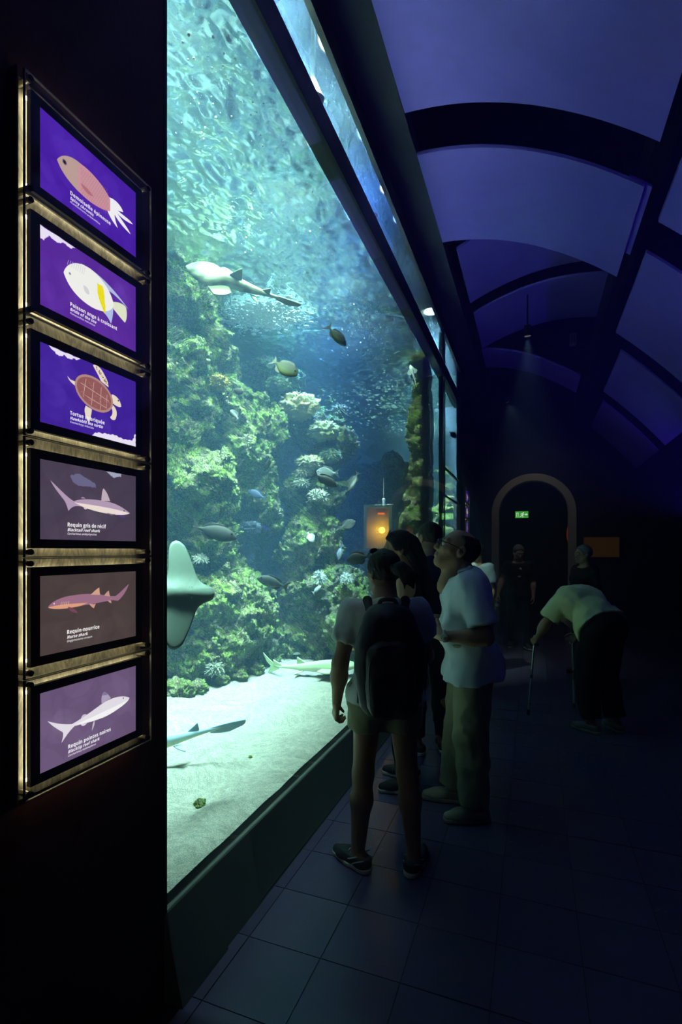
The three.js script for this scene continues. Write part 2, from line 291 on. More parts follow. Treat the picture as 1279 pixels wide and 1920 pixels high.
// ---------------------------------------------------------------- rockwork
const rockTex = texture(1024, (u, v) => {
  const a = tn(u, v, 10), b = tn(u, v, 34, 3), c = tn(u, v, 95, 6), d = tn(u, v, 210, 8), e = tn(u, v, 420, 12), g = sstep(-0.35, 0.45, a + 0.55 * b + 0.3 * c), p = sstep(0.5, 0.9, 0.35 * b + 0.45 * c + 0.45 * d + 0.35 * e), q = sstep(0.35, 0.7, -0.4 * b - 0.5 * c - 0.4 * d);
  const k = 0.9 + 0.22 * b + 0.34 * c + 0.26 * d + 0.15 * e, base = [lerp(0.50, 0.48, g) * k, lerp(0.50, 0.60, g) * k, lerp(0.38, 0.24, g) * k];
  return [lerp(lerp(base[0], 0.76, p * 0.6), 0.14, q * 0.7), lerp(lerp(base[1], 0.80, p * 0.6), 0.18, q * 0.7), lerp(lerp(base[2], 0.56, p * 0.6), 0.13, q * 0.7)];
}, true, 1);
const rockBump = texture(1024, (u, v) => clamp(0.5 + 0.18 * tn(u, v, 26) + 0.2 * Math.abs(tn(u, v, 60, 2)) + 0.16 * tn(u, v, 130, 5) + 0.1 * tn(u, v, 260, 9), 0, 1), false, 1);
M.rock = mat(0xffffff, 0.95, { map: rockTex, bumpMap: rockBump, bumpScale: 0.035 });
function rockUV(g, s = 1.1) {
  const p = g.attributes.position, n = g.attributes.normal, uv = [];
  for (let i = 0; i < p.count; i++) { const x = p.getX(i), y = p.getY(i), z = p.getZ(i); uv.push((x * 0.8 - z * 0.75 + 0.25 * y) * s, (y * 0.95 + x * 0.3 + z * 0.33) * s); }
  g.setAttribute('uv', new THREE.Float32BufferAttribute(uv, 2)); return g;
}
// a rock from a list of lumps [u, v, depth, rx, ry, rz] sighted in the picture, fused and eroded
const reef = thing('artificial_reef', 'mossy artificial reef of boulders and cliffs filling the back of the tank', 'reef');
function rock(name, label, lumps, cell = 0.035, rough = 1, m = M.rock, alone = false, edge = -0.11) {
  const cs = lumps.map(([u, v, d, rx, ry, rz]) => [at(u, v, d), rx, ry, rz]), lo = [1e9, 1e9, 1e9], hi = [-1e9, -1e9, -1e9];
  for (const [c, rx, ry, rz] of cs) [[c.x, rx], [c.y, ry], [c.z, rz]].forEach(([q, r], k) => { lo[k] = Math.min(lo[k], q - r - 0.25); hi[k] = Math.max(hi[k], q + r + 0.25); });
  lo[1] = Math.max(lo[1], 0.22); hi[0] = Math.min(hi[0], edge + 0.06); lo[0] = Math.max(lo[0], XB - 0.1); 
  const f = blend(cs.map(([c, rx, ry, rz]) => ell(c, rx, ry, rz)), 0.22);
  const g = nets((x, y, z) => {
    let d = f(x, y, z); if (d > 0.5 || d < -0.5) return d;
    d += rough * (0.22 * fbm(x * 1.2, y * 1.5, z * 1.2, 2) + 0.11 * Math.abs(N3(x * 2.6, y * 2.9, z * 2.6)) - 0.04 + 0.04 * N3b(x * 6.5, y * 7, z * 6.5) + 0.026 * N3(x * 14, y * 14, z * 14));
    return Math.max(d, x - edge);
  }, lo, hi, cell);
  const p = g.attributes.position, n = g.attributes.normal;
  for (let i = 0; i < p.count; i++) { const x = p.getX(i), y = p.getY(i), z = p.getZ(i), k = 0.026 * rough * (N3(x * 20, y * 20, z * 20) + 0.8 * N3b(x * 42, y * 42, z * 42)); if (x + n.getX(i) * k < edge + 0.005) p.setXYZ(i, x + n.getX(i) * k, y + n.getY(i) * k, z + n.getZ(i) * k); }
  g.computeVertexNormals(); rockUV(g);
  return alone ? single(name, g, m, label, 'rock') : part(name, g, m, reef, label);
}
rock('boulder', 'big round mossy boulder at lower left', [[370, 1180, 5.35, 0.62, 0.62, 0.6], [460, 1200, 5.7, 0.40, 0.55, 0.45], [335, 1090, 5.3, 0.45, 0.40, 0.5], [420, 1110, 5.6, 0.42, 0.35, 0.4]], 0.022);
rock('cliff', 'mossy cliff rising to the water surface', [[330, 540, 4.9, 0.32, 0.6, 0.4], [345, 680, 5.0, 0.36, 0.45, 0.45], [300, 790, 5.1, 0.5, 0.6, 0.5], [350, 600, 4.9, 0.22, 0.5, 0.35]], 0.022);
rock('mound', 'rounded green reef mound', [[370, 930, 5.2, 0.40, 0.46, 0.4], [330, 890, 5.1, 0.42, 0.30, 0.4], [400, 1010, 5.4, 0.26, 0.26, 0.3]], 0.022);
rock('ridge', 'green ridge sloping down from the cliff', [[380, 715, 5.4, 0.35, 0.18, 0.35], [430, 770, 5.6, 0.28, 0.32, 0.3], [460, 870, 5.7, 0.32, 0.46, 0.35], [480, 820, 5.8, 0.37, 0.22, 0.3], [500, 950, 5.8, 0.16, 0.24, 0.2]], 0.022);
rock('shoulder', 'tall reef shoulder', [[520, 715, 6.6, 0.32, 0.2, 0.3], [565, 780, 6.6, 0.36, 0.28, 0.3], [610, 835, 6.6, 0.32, 0.26, 0.3], [585, 930, 6.5, 0.34, 0.42, 0.3]], 0.024);
rock('column', 'mossy reef column in mid tank', [[585, 1010, 6.4, 0.32, 0.5, 0.32], [590, 1110, 6.3, 0.38, 0.5, 0.35], [575, 1190, 6.3, 0.40, 0.40, 0.35], [640, 1130, 6.5, 0.33, 0.42, 0.33], [660, 1190, 6.6, 0.35, 0.42, 0.3]], 0.024);
rock('outcrop', 'green outcrop at sand level', [[655, 1130, 5.9, 0.16, 0.36, 0.2], [650, 1200, 5.9, 0.22, 0.30, 0.25]], 0.03);
rock('bank', 'hazy reef bank at the back', [[700, 1000, 8.6, 0.6, 0.8, 0.6], [740, 920, 8.4, 0.4, 0.5, 0.5], [660, 940, 9.0, 0.6, 0.6, 0.5], [700, 1120, 8.4, 0.7, 0.7, 0.6]], 0.05);
rock('rock_pillar', 'dark ragged rock pillar standing close to the glass on the right', [[800, 760, 6.9, 0.20, 0.42, 0.42], [805, 880, 6.9, 0.24, 0.8, 0.45], [800, 1010, 6.8, 0.28, 0.8, 0.5], [800, 1150, 6.8, 0.34, 0.8, 0.55], [795, 700, 6.9, 0.14, 0.22, 0.3]], 0.03, 0.8, M.rock, true);
rock('far_reef_rock', 'pale green rock seen through the narrow far pane', [[838, 1010, 11.6, 0.35, 0.9, 0.8], [836, 920, 12.2, 0.25, 0.5, 0.5], [838, 1080, 11.6, 0.4, 0.6, 0.9]], 0.05, 1, M.rock, true, -0.4);
// rock cladding of the back wall and above the water
{
  const clad = (x0, y0, y1, z0, z1, amp, cell) => { const nu = Math.ceil(Math.abs(z1 - z0) / cell), nv = Math.ceil((y1 - y0) / cell); const g = grid(nu, nv, (s, t) => { const z = lerp(z0, z1, s), y = lerp(y0, y1, t); return [x0 + amp * (1.2 * fbm(z * 0.9, y * 0.9, x0, 3) + 0.5 * Math.abs(N3(z * 2.5, y * 2.5, 4)) + 0.16 * N3b(z * 7, y * 7, 1) + 0.08 * N3(z * 16, y * 16, 2)), y, z]; }); return rockUV(g); };
  const back = scene.getObjectByName('wall_tank_back');
  part('rock_face', clad(-3.55, 0.1, 5.6, 1.0, -14, 0.38, 0.05), M.rock, back);
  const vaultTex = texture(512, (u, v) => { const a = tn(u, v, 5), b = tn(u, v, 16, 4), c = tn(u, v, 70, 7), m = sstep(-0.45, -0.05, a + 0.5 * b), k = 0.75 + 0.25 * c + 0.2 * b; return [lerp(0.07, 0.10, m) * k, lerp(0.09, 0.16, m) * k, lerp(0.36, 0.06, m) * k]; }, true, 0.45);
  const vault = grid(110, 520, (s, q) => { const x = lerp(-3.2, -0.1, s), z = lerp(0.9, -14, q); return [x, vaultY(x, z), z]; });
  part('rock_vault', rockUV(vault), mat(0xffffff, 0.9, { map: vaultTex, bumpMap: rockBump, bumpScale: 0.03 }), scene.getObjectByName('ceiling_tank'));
}
// ---------------------------------------------------------------- the six backlit fish panels, and the far column of them
const PW = 400, PH = 245;
function canvas(w, h, draw) { const c = document.createElement('canvas'); c.width = w; c.height = h; draw(c.getContext('2d')); const t = new THREE.CanvasTexture(c); t.colorSpace = THREE.SRGBColorSpace; t.magFilter = THREE.LinearFilter; return t; }
function poly(g, pts, fill) { g.beginPath(); g.moveTo(...pts[0]); for (let i = 1; i < pts.length; i++) { const p = pts[i]; p.length === 2 ? g.lineTo(...p) : g.bezierCurveTo(...p); } g.closePath(); g.fillStyle = fill; g.fill(); }
function lines(g, x, y, a, b, c, s = 1) {
  g.fillStyle = '#fff'; g.font = `bold ${17 * s}px sans-serif`; g.fillText(a, x, y);
  g.font = `italic bold ${14 * s}px sans-serif`; g.fillText(b, x, y + 15 * s); g.font = `italic ${9 * s}px sans-serif`; g.fillText(c, x, y + 26 * s);
}
function stains(g, r, c, n, s) { for (let i = 0; i < n; i++) { g.globalAlpha = 0.05 + 0.05 * r(); g.fillStyle = c; g.beginPath(); g.ellipse(r() * PW, r() * PH, s * (0.4 + r()), s * 0.5 * (0.4 + r()), r() * 3, 0, 7); g.fill(); } g.globalAlpha = 1; }
function torn(g, pts, r, fill = '#f3ecff') { g.beginPath(); g.moveTo(...pts[0]); for (let i = 1; i < pts.length; i++) { const a = pts[i - 1], b = pts[i]; for (let k = 1; k <= 8; k++) g.lineTo(lerp(a[0], b[0], k / 8) + (r() - 0.5) * 5, lerp(a[1], b[1], k / 8) + (r() - 0.5) * 5); } g.closePath(); g.fillStyle = fill; g.fill(); }
const art = [
  (g, r) => { // pale pink damselfish with white forked tail
    g.fillStyle = '#4a1fa8'; g.fillRect(0, 0, PW, PH); stains(g, r, '#7a50e0', 30, 60);
    poly(g, [[262, 104], [300, 84, 330, 96, 338, 112], [312, 122], [340, 124, 372, 118, 386, 128], [352, 138, 330, 138, 310, 134], [344, 150, 366, 160, 374, 172], [336, 168, 312, 158, 296, 146], [300, 166, 306, 176, 312, 186], [284, 178, 268, 160, 258, 146]], '#fdfcff');
    poly(g, [[60, 118], [78, 84, 120, 66, 170, 66], [220, 66, 258, 86, 276, 104], [276, 146], [248, 164, 200, 172, 160, 168], [110, 162, 76, 146, 60, 118]], '#d59aa4');
    poly(g, [[60, 118], [78, 84, 110, 68, 146, 67], [136, 110, 134, 130, 142, 166], [104, 158, 76, 146, 60, 118]], '#c4a59c');
    g.strokeStyle = '#b27a84'; g.lineWidth = 1.3; for (let i = 0; i < 13; i++) for (let k = 0; k < 10; k++) { g.beginPath(); g.arc(150 + i * 9 + (k % 2) * 4, 80 + k * 9, 4, -1.2, 1.2); g.stroke(); }
    g.fillStyle = '#5d5470'; g.beginPath(); g.arc(88, 106, 8, 0, 7); g.fill(); g.fillStyle = '#15101c'; g.beginPath(); g.arc(88, 106, 4.5, 0, 7); g.fill();
    poly(g, [[150, 132], [162, 128, 190, 132, 202, 142], [186, 152, 164, 150, 150, 132]], '#b7747c');
    lines(g, 108, 196, 'Demoiselle épineuse', 'Spiny chromis', 'Acanthochromis polyacanthus');
  },
  (g, r) => { // white crescent angelfish with a yellow mark
    g.fillStyle = '#5a2a9c'; g.fillRect(0, 0, PW, PH); stains(g, r, '#8a5ad8', 26, 60);
    torn(g, [[0, 0], [130, 0], [112, 12], [86, 10], [60, 24], [30, 18], [14, 40], [0, 44]], r);
    g.save(); g.translate(0, -12);
    poly(g, [[286, 118], [312, 106, 340, 100, 352, 110], [358, 134, 356, 152, 346, 168], [322, 160, 300, 146, 284, 138]], '#e8efd0');
    poly(g, [[150, 52], [220, 44, 290, 66, 366, 112], [300, 86, 270, 84, 262, 90], [300, 118, 292, 160, 280, 200], [268, 182, 250, 168, 210, 168]], '#b9c8f0');
    poly(g, [[84, 116], [96, 74, 140, 48, 190, 50], [250, 56, 288, 96, 292, 128], [284, 158, 240, 180, 190, 178], [130, 174, 98, 148, 84, 116]], '#fbfbf4');
    poly(g, [[218, 82], [228, 92, 240, 76, 244, 90], [256, 118, 246, 130, 256, 150], [252, 158, 258, 168, 250, 176], [238, 156, 228, 140, 224, 128], [216, 112, 222, 98, 218, 82]], '#f6e713');
    g.strokeStyle = '#cfd3d8'; g.lineWidth = 1.4; for (let k = 0; k < 9; k++) { g.beginPath(); g.moveTo(104 + k * 8, 66 - k * 1.2); g.quadraticCurveTo(100 + k * 8, 74, 98 + k * 8, 84); g.stroke(); }
    g.fillStyle = '#8f8f98'; g.beginPath(); g.arc(108, 108, 4, 0, 7); g.fill(); poly(g, [[160, 120], [176, 116, 184, 124, 186, 138], [176, 146, 164, 142, 160, 120]], '#dcdce2');
    g.restore(); lines(g, 108, 200, 'Poisson ange à croissant', 'Bride of the sea', 'Pomacanthus maculosus');
  },
  (g, r) => { // hawksbill turtle
    g.fillStyle = '#42239c'; g.fillRect(0, 0, PW, PH); stains(g, r, '#6a48d0', 26, 60);
    torn(g, [[30, 0], [150, 0], [140, 8], [120, 10], [104, 18], [88, 12], [66, 20], [44, 8]], r); torn(g, [[196, 245], [210, 232], [250, 226], [300, 222], [340, 228], [384, 226], [392, 204], [400, 196], [400, 245]], r);
    g.save(); g.translate(0, -16);
    const skin = '#f2e3d0';
    poly(g, [[234, 64], [222, 44, 206, 30, 200, 20], [210, 12, 230, 14, 244, 30], [262, 50, 270, 60, 268, 76]], skin); poly(g, [[282, 96], [306, 92, 326, 108, 328, 128], [320, 136, 298, 132, 286, 126]], skin);
    poly(g, [[286, 132], [308, 140, 312, 160, 300, 182], [290, 190, 276, 186, 276, 178], [290, 168, 288, 150, 280, 142]], skin); poly(g, [[170, 166], [196, 172], [194, 196, 186, 210, 186, 222], [172, 214, 164, 190, 166, 178]], skin);
    poly(g, [[132, 114], [116, 108, 104, 104, 98, 90], [106, 92, 106, 98, 114, 98], [126, 96, 136, 100, 140, 108]], skin);
    g.fillStyle = '#b88f86'; g.beginPath(); g.ellipse(208, 116, 82, 56, 0.22, 0, 7); g.fill(); g.fillStyle = '#9a5f5e'; g.beginPath(); g.ellipse(208, 116, 74, 48, 0.22, 0, 7); g.fill();
    g.strokeStyle = '#d8b8ac'; g.lineWidth = 2; for (const [x0, y0, x1, y1] of [[150, 96, 270, 124], [158, 130, 262, 152], [172, 76, 160, 140], [204, 78, 194, 158], [236, 86, 232, 164], [262, 104, 258, 150]]) { g.beginPath(); g.moveTo(x0, y0); g.lineTo(x1, y1); g.stroke(); }
    for (let k = 0; k < 60; k++) { g.fillStyle = k % 2 ? '#c59a90' : '#7d4548'; const a = r() * 7, q = Math.sqrt(r()); g.beginPath(); g.ellipse(208 + Math.cos(a) * q * 68, 116 + Math.sin(a) * q * 40 + Math.cos(a) * q * 12, 3 + 3 * r(), 1.5, r() * 3, 0, 7); g.globalAlpha = 0.4; g.fill(); } g.globalAlpha = 1;
    g.fillStyle = '#6a4a40'; for (let k = 0; k < 26; k++) { const a = r(); g.beginPath(); g.arc(lerp(210, 262, a) + r() * 8, lerp(18, 66, a) + r() * 8, 1.8, 0, 7); g.fill(); } g.fillStyle = '#3a2a28'; g.beginPath(); g.arc(314, 110, 3, 0, 7); g.fill();
    g.restore(); lines(g, 108, 196, 'Tortue imbriquée', 'Hawksbill sea turtle', 'Eretmochelys imbricata');
  },
  (g, r) => { // grey reef shark, heading right
    g.fillStyle = '#4a3f52'; g.fillRect(0, 0, PW, PH); stains(g, r, '#6c6078', 24, 70);
    torn(g, [[256, 0], [330, 0], [326, 10], [310, 14], [296, 20], [276, 12]], r, '#a9adc4'); torn(g, [[108, 36], [140, 24], [180, 38], [206, 48], [216, 66], [180, 62], [150, 66], [120, 58]], r, '#6e6a8c');
    poly(g, [[36, 60], [70, 84, 100, 110, 124, 118], [150, 106, 200, 104, 240, 106], [300, 106, 336, 122, 370, 140], [350, 150, 320, 152, 280, 150], [230, 148, 190, 142, 160, 134], [120, 130, 114, 140, 102, 152], [96, 132, 90, 122, 84, 116], [64, 96, 46, 78, 36, 60]], '#b9a0bc');
    poly(g, [[124, 122], [200, 124, 300, 128, 370, 141], [350, 150, 320, 152, 280, 150], [230, 148, 190, 142, 160, 134]], '#f6e6dc');
    poly(g, [[236, 107], [238, 84, 240, 68, 246, 62], [262, 72, 270, 92, 276, 104]], '#c9b4c0'); poly(g, [[262, 146], [276, 150, 292, 150, 300, 148], [286, 158, 276, 156, 262, 146]], '#7d6a86'); poly(g, [[150, 106], [156, 98, 164, 100, 170, 106]], '#a58fac'); poly(g, [[160, 134], [166, 146, 172, 142, 178, 138]], '#d8c4c4');
    g.fillStyle = '#1c1420'; g.beginPath(); g.arc(342, 134, 2.5, 0, 7); g.fill();
    lines(g, 98, 202, 'Requin gris de récif', 'Blacktail reef shark', 'Carcharhinus amblyrhynchos');
  },
  (g, r) => { // nurse shark, heading left
    g.fillStyle = '#4c403f'; g.fillRect(0, 0, PW, PH); stains(g, r, '#6e5f5a', 24, 70);
    poly(g, [[28, 98], [40, 80, 80, 68, 130, 68], [180, 66, 230, 72, 270, 84], [300, 86], [330, 72, 350, 54, 366, 46], [354, 70, 336, 92, 312, 104], [292, 100, 280, 98, 268, 100], [220, 104, 180, 104, 150, 106], [100, 108, 50, 108, 28, 98]], '#a0728a');
    poly(g, [[28, 99], [60, 92, 120, 96, 180, 98], [150, 106], [100, 110, 50, 110, 28, 99]], '#e7a583');
    poly(g, [[190, 72], [206, 62, 218, 52, 228, 50], [228, 62, 230, 72, 232, 76]], '#dba890'); poly(g, [[248, 80], [258, 70, 264, 66, 270, 64], [272, 74, 274, 82, 276, 86]], '#cf9c8c'); poly(g, [[100, 104], [120, 108, 136, 118, 138, 128], [118, 126, 106, 118, 100, 104]], '#7a4a5c'); poly(g, [[184, 102], [206, 106], [212, 102, 220, 100], [210, 112, 206, 116, 204, 120], [194, 114, 188, 108, 184, 102]].map((p) => p.length === 4 ? p.slice(0, 2) : p), '#d8a08c'); poly(g, [[264, 98], [280, 100], [282, 110], [272, 106]], '#d29c88');
    g.strokeStyle = '#f3c9a8'; g.lineWidth = 1.6; for (let k = 0; k < 5; k++) { g.beginPath(); g.moveTo(76 + k * 7, 86); g.lineTo(74 + k * 7, 98); g.stroke(); }
    g.fillStyle = '#fff2dc'; g.beginPath(); g.arc(50, 89, 2.4, 0, 7); g.fill();
    lines(g, 96, 192, 'Requin-nourrice', 'Nurse shark', 'Ginglymostoma cirratum');
  },
  (g, r) => { // blacktip reef shark, pale, heading right
    g.fillStyle = '#6a5578'; g.fillRect(0, 0, PW, PH); stains(g, r, '#9a86ac', 30, 70);
    poly(g, [[26, 92], [60, 112, 90, 124, 116, 130], [170, 122, 210, 106, 250, 96], [300, 88, 340, 96, 368, 112], [366, 122, 350, 128, 330, 134], [290, 144, 260, 150, 230, 148], [190, 148, 150, 142, 126, 140], [104, 150, 92, 164, 76, 178], [84, 158, 84, 150, 80, 144], [60, 128, 40, 110, 26, 92]], '#ece6ee');
    poly(g, [[130, 136], [200, 132, 300, 126, 366, 118], [350, 128, 330, 134, 330, 134], [290, 144, 260, 150, 230, 148], [190, 148, 150, 142, 130, 136]], '#ffffff');
    poly(g, [[238, 98], [234, 74, 242, 58, 250, 60], [262, 66, 272, 80, 280, 90]], '#b4a6c4'); poly(g, [[240, 70], [242, 60, 248, 58, 252, 60], [260, 66, 262, 70, 264, 74]], '#8a7ca4'); poly(g, [[150, 124], [156, 110, 166, 110, 176, 118]], '#d0c4d6'); poly(g, [[206, 146], [212, 160, 200, 172, 196, 180], [198, 160, 200, 152, 206, 146]], '#cfc4d4'); poly(g, [[150, 142], [156, 154, 168, 152, 176, 146]], '#e8e0ee');
    g.fillStyle = '#3a3042'; g.beginPath(); g.arc(338, 106, 2.4, 0, 7); g.fill();
    lines(g, 100, 206, 'Requin pointes noires', 'Blacktip reef shark', 'Carcharhinus melanopterus');
  },
];
const kinds = ['pale pink damselfish on violet', 'white and yellow angelfish on violet', 'brown sea turtle on violet', 'grey reef shark on brown, heading right', 'orange nurse shark on brown, heading left', 'pale blacktip shark on mauve'];
const prints = art.map((f, k) => canvas(PW, PH, (g) => f(g, rng(60 + k))));
const acrylic = new THREE.MeshPhysicalMaterial({ color: 0xffffff, roughness: 0.02, transmission: 1, thickness: 0, ior: 1.35 });
const edgeMat = mat(col(0xb9bfae), 0.25, { metalness: 0.2, clearcoat: 0.4 }), navy = mat(col(0x080a1c), 0.5), trayTex = texture(512, (u, v) => { const a = 0.52 + 0.1 * tn(u, v, 5) + 0.1 * tn(u, v, 24, 2) + 0.05 * tn(u, v, 120, 6); return [a * 1.0, a * 0.97, a * 0.82]; }, true, 2);
const tray = mat(0xffffff, 0.5, { metalness: 0.15, map: trayTex });
const ledMat = (c, i) => mat(0x000000, 0.5, { emissive: col(c), emissiveIntensity: i });
function panelColumn(zNear, zFar, y0, y1, n, labels, group, lit, prefix) {
  const h = (y1 - y0) / n, w = zNear - zFar, zc = (zNear + zFar) / 2;
  const tr = thing('panel_backing_tray', prefix + ' brushed metal tray behind the column of lit panels', 'tray', [0, y0, zc]);
  part('back_plate', box(0, 0.004, -0.01, y1 - y0 + 0.01, -w / 2, w / 2), tray, tr);
  part('side_flange', box(0, 0.03, -0.01, y1 - y0 + 0.01, w / 2 + 0.001, w / 2 + 0.005), tray, tr);
  for (let k = 0; k < n; k++) {
    const yc = y1 - h * (k + 0.5), o = thing('info_panel', labels[k], 'sign', [0, yc, zc], 0, group), pw = w * 0.759, ph = h * 0.685, bw = w * 0.878, bh = h * 0.84, zo = -w * 0.003;
    // dark light box with a lit print, held by a clear acrylic plate on four stand-offs
    const lb = part('light_box', join([box(0.020, 0.034, -bh / 2, -ph / 2, zo - bw / 2, zo + bw / 2), box(0.020, 0.034, ph / 2, bh / 2, zo - bw / 2, zo + bw / 2), box(0.020, 0.034, -ph / 2, ph / 2, zo - bw / 2, zo - pw / 2), box(0.020, 0.034, -ph / 2, ph / 2, zo + pw / 2, zo + bw / 2), box(0.020, 0.022, -ph / 2, ph / 2, zo - pw / 2, zo + pw / 2)]), navy, o, 'navy frame of the light box');
    const pg = new THREE.PlaneGeometry(pw, ph); pg.rotateY(Math.PI / 2); pg.translate(0.0325, 0, zo);
    const pic = part('lit_print_screen', pg, mat(0x050505, 0.5, { emissive: 0xffffff, emissiveMap: prints[k % 6], emissiveIntensity: lit }), lb, 'backlit print of a ' + kinds[k % 6].split(' on ')[0]);
    part('acrylic_plate', box(0.044, 0.050, -h / 2 + 0.002, h / 2 - 0.002, -w / 2, w / 2), acrylic, o, 'clear acrylic cover plate');
    const e = 0.0022; part('plate_edge', join([box(0.044, 0.051, -h / 2 + 0.001, -h / 2 + 0.001 + e, -w / 2, w / 2), box(0.044, 0.051, h / 2 - 0.001 - e, h / 2 - 0.001, -w / 2, w / 2), box(0.044, 0.051, -h / 2 + 0.001, h / 2 - 0.001, -w / 2, -w / 2 + e), box(0.044, 0.051, -h / 2 + 0.001, h / 2 - 0.001, w / 2 - e, w / 2)]), edgeMat, o, 'bright polished rim of the plate');
    for (const sy of [-1, 1]) for (const sz of [-1, 1]) {
      const y = sy * (h / 2 - 0.0145), z = sz * (w / 2 - 0.016), s = part('standoff', cyl(V(0.0055, y, z), V(0.0435, y, z), 0.0075, 0.0075, 16), M.steel, o, 'steel stand-off');
      part('bolt_cap', cyl(V(0.0505, y, z), V(0.0535, y, z), 0.0075, 0.007, 16), M.mullion, s, 'dark bolt cap');
    }
    part('light_strip', join([box(0.013, 0.017, -bh / 2 + 0.01, bh / 2 - 0.01, bw / 2 - 0.02, bw / 2 - 0.012), box(0.013, 0.017, -bh / 2 + 0.012, -bh / 2 + 0.020, -bw / 2, bw / 2), box(0.013, 0.017, bh / 2 - 0.020, bh / 2 - 0.012, -bw / 2, bw / 2)]), ledMat(0xfff2c8, 13), o, 'warm white led strip behind the light box');
    const l = new THREE.RectAreaLight([0x8a60ff, 0xa080ff, 0x8060ff, 0xb8a8c0, 0xb8a8a0, 0xc8b0d8][k % 6], lit * 0.35, pw, ph); l.position.set(0.056, 0, zo); l.rotation.y = Math.PI / 2; l.lookAt(l.position.clone().add(V(1, 0, 0))); l.rotation.set(0, -Math.PI / 2, 0); o.add(l);
  }
}
panelColumn(-0.89, -1.334, 0.977, 2.79, 6, kinds.map((s, k) => 'backlit panel of a ' + s.split(', ')[0] + ', ' + ['topmost', 'second from top', 'third from top', 'fourth from top', 'fifth from top', 'lowest'][k] + ' in near column'), 'lit fish panels on the near pillar', 1.0, 'near');
panelColumn(-9.75, -10.25, 0.977, 2.79, 6, ['topmost', 'second from top', 'third from top', 'fourth from top', 'fifth from top', 'lowest'].map((s) => 'small far lit panel beyond the window, ' + s + ' of its column'), 'lit panels on the far pillar', 1.4, 'far');
// ---------------------------------------------------------------- animals of the tank
// body along +x (nose at +), up +y; profile rows: [x along 0..1 from nose, half height, half width, lift]
function loft(rows, L, n = 18, m = 34) {
  const pos = [], ix = [], curve = (k) => (t) => { let i = 0; while (i < rows.length - 2 && rows[i + 1][0] < t) i++; const a = rows[i], b = rows[i + 1], u = clamp((t - a[0]) / (b[0] - a[0]), 0, 1), p = rows[Math.max(0, i - 1)][k], q = rows[Math.min(rows.length - 1, i + 2)][k]; const u2 = u * u, u3 = u2 * u; return 0.5 * (2 * a[k] + (b[k] - p) * u + (2 * p - 5 * a[k] + 4 * b[k] - q) * u2 + (3 * a[k] - p - 3 * b[k] + q) * u3); };
  const H = curve(1), W = curve(2), Y = curve(3);
  for (let i = 0; i <= m; i++) { const t = i / m; for (let j = 0; j <= n; j++) { const a = j / n * T2; pos.push((0.5 - t) * L, (Y(t) + Math.max(0.002, H(t)) * Math.sin(a)) * L, Math.max(0.002, W(t)) * Math.cos(a) * L); } }
  for (let i = 0; i < m; i++) for (let j = 0; j < n; j++) { const a = i * (n + 1) + j, b = a + 1, c = a + n + 1, d = c + 1; ix.push(a, c, b, b, c, d); }
  const g = new THREE.BufferGeometry(); g.setAttribute('position', new THREE.Float32BufferAttribute(pos, 3)); g.setIndex(ix);
  const h = mergeVertices(g, 1e-5); h.computeVertexNormals(); return h;
}
function tint(g, f) { const p = g.attributes.position, n = g.attributes.normal, c = []; for (let i = 0; i < p.count; i++) { const q = f(p.getX(i), p.getY(i), p.getZ(i), n ? n.getY(i) : 0); c.push(q.r, q.g, q.b); } g.setAttribute('color', new THREE.Float32BufferAttribute(c, 3)); return g; }
function fin(pts, th = 0.006, k = 1) { const s = new THREE.Shape(); s.moveTo(pts[0][0] * k, pts[0][1] * k); for (let i = 1; i < pts.length; i++) { const p = pts[i]; p.length === 2 ? s.lineTo(p[0] * k, p[1] * k) : s.quadraticCurveTo(p[0] * k, p[1] * k, p[2] * k, p[3] * k); } s.closePath(); const g = new THREE.ExtrudeGeometry(s, { depth: th * k, bevelEnabled: true, bevelSize: th * k * 0.6, bevelThickness: th * k * 0.6, bevelSegments: 1, curveSegments: 6 }); g.translate(0, 0, -th * k / 2); return g; }
const skin = (rough = 0.5) => mat(0xffffff, rough, { vertexColors: true, side: THREE.DoubleSide });
// two body plans of bony fish
function fishGeo(kind, L) {
  const deep = { surgeon: 0.24, damsel: 0.27, slim: 0.17, round: 0.30 }[kind];
  const body = loft([[0, 0.006, 0.006, -0.02], [0.04, deep * 0.32, 0.03, -0.012], [0.14, deep * 0.70, 0.062, 0], [0.32, deep, 0.078, 0], [0.52, deep * 0.93, 0.07, 0], [0.70, deep * 0.55, 0.045, 0], [0.80, deep * 0.24, 0.024, 0], [0.86, deep * 0.17, 0.016, 0], [0.9, deep * 0.15, 0.008, 0]], L);
  const d = deep;
  return { body, L, d,
    tail: fin([[-0.37, 0.03], [-0.44, 0.10, -0.55, 0.20], [-0.47, 0.05, -0.47, 0.0], [-0.47, -0.05, -0.55, -0.20], [-0.44, -0.10, -0.37, -0.03]], 0.006, L),
    dorsal: fin([[0.28, d * 0.72], [0.20, d * 1.12, 0.10, d * 1.22], [-0.10, d * 1.22, -0.24, d * 0.85], [-0.29, d * 0.55, -0.28, d * 0.35], [-0.15, d * 0.75, 0.02, d * 0.88], [0.2, d * 0.85, 0.28, d * 0.72]], 0.006, L),
    anal: fin([[0.02, -d * 0.82], [-0.06, -d * 1.22, -0.18, -d * 1.02], [-0.27, -d * 0.7, -0.28, -d * 0.35], [-0.15, -d * 0.7, 0.02, -d * 0.82]], 0.006, L),
    pectoral: fin([[0, 0.02], [-0.07, 0.05, -0.15, 0.02], [-0.12, -0.03, -0.02, -0.04]], 0.005, L) };
}
const geoCache = {};
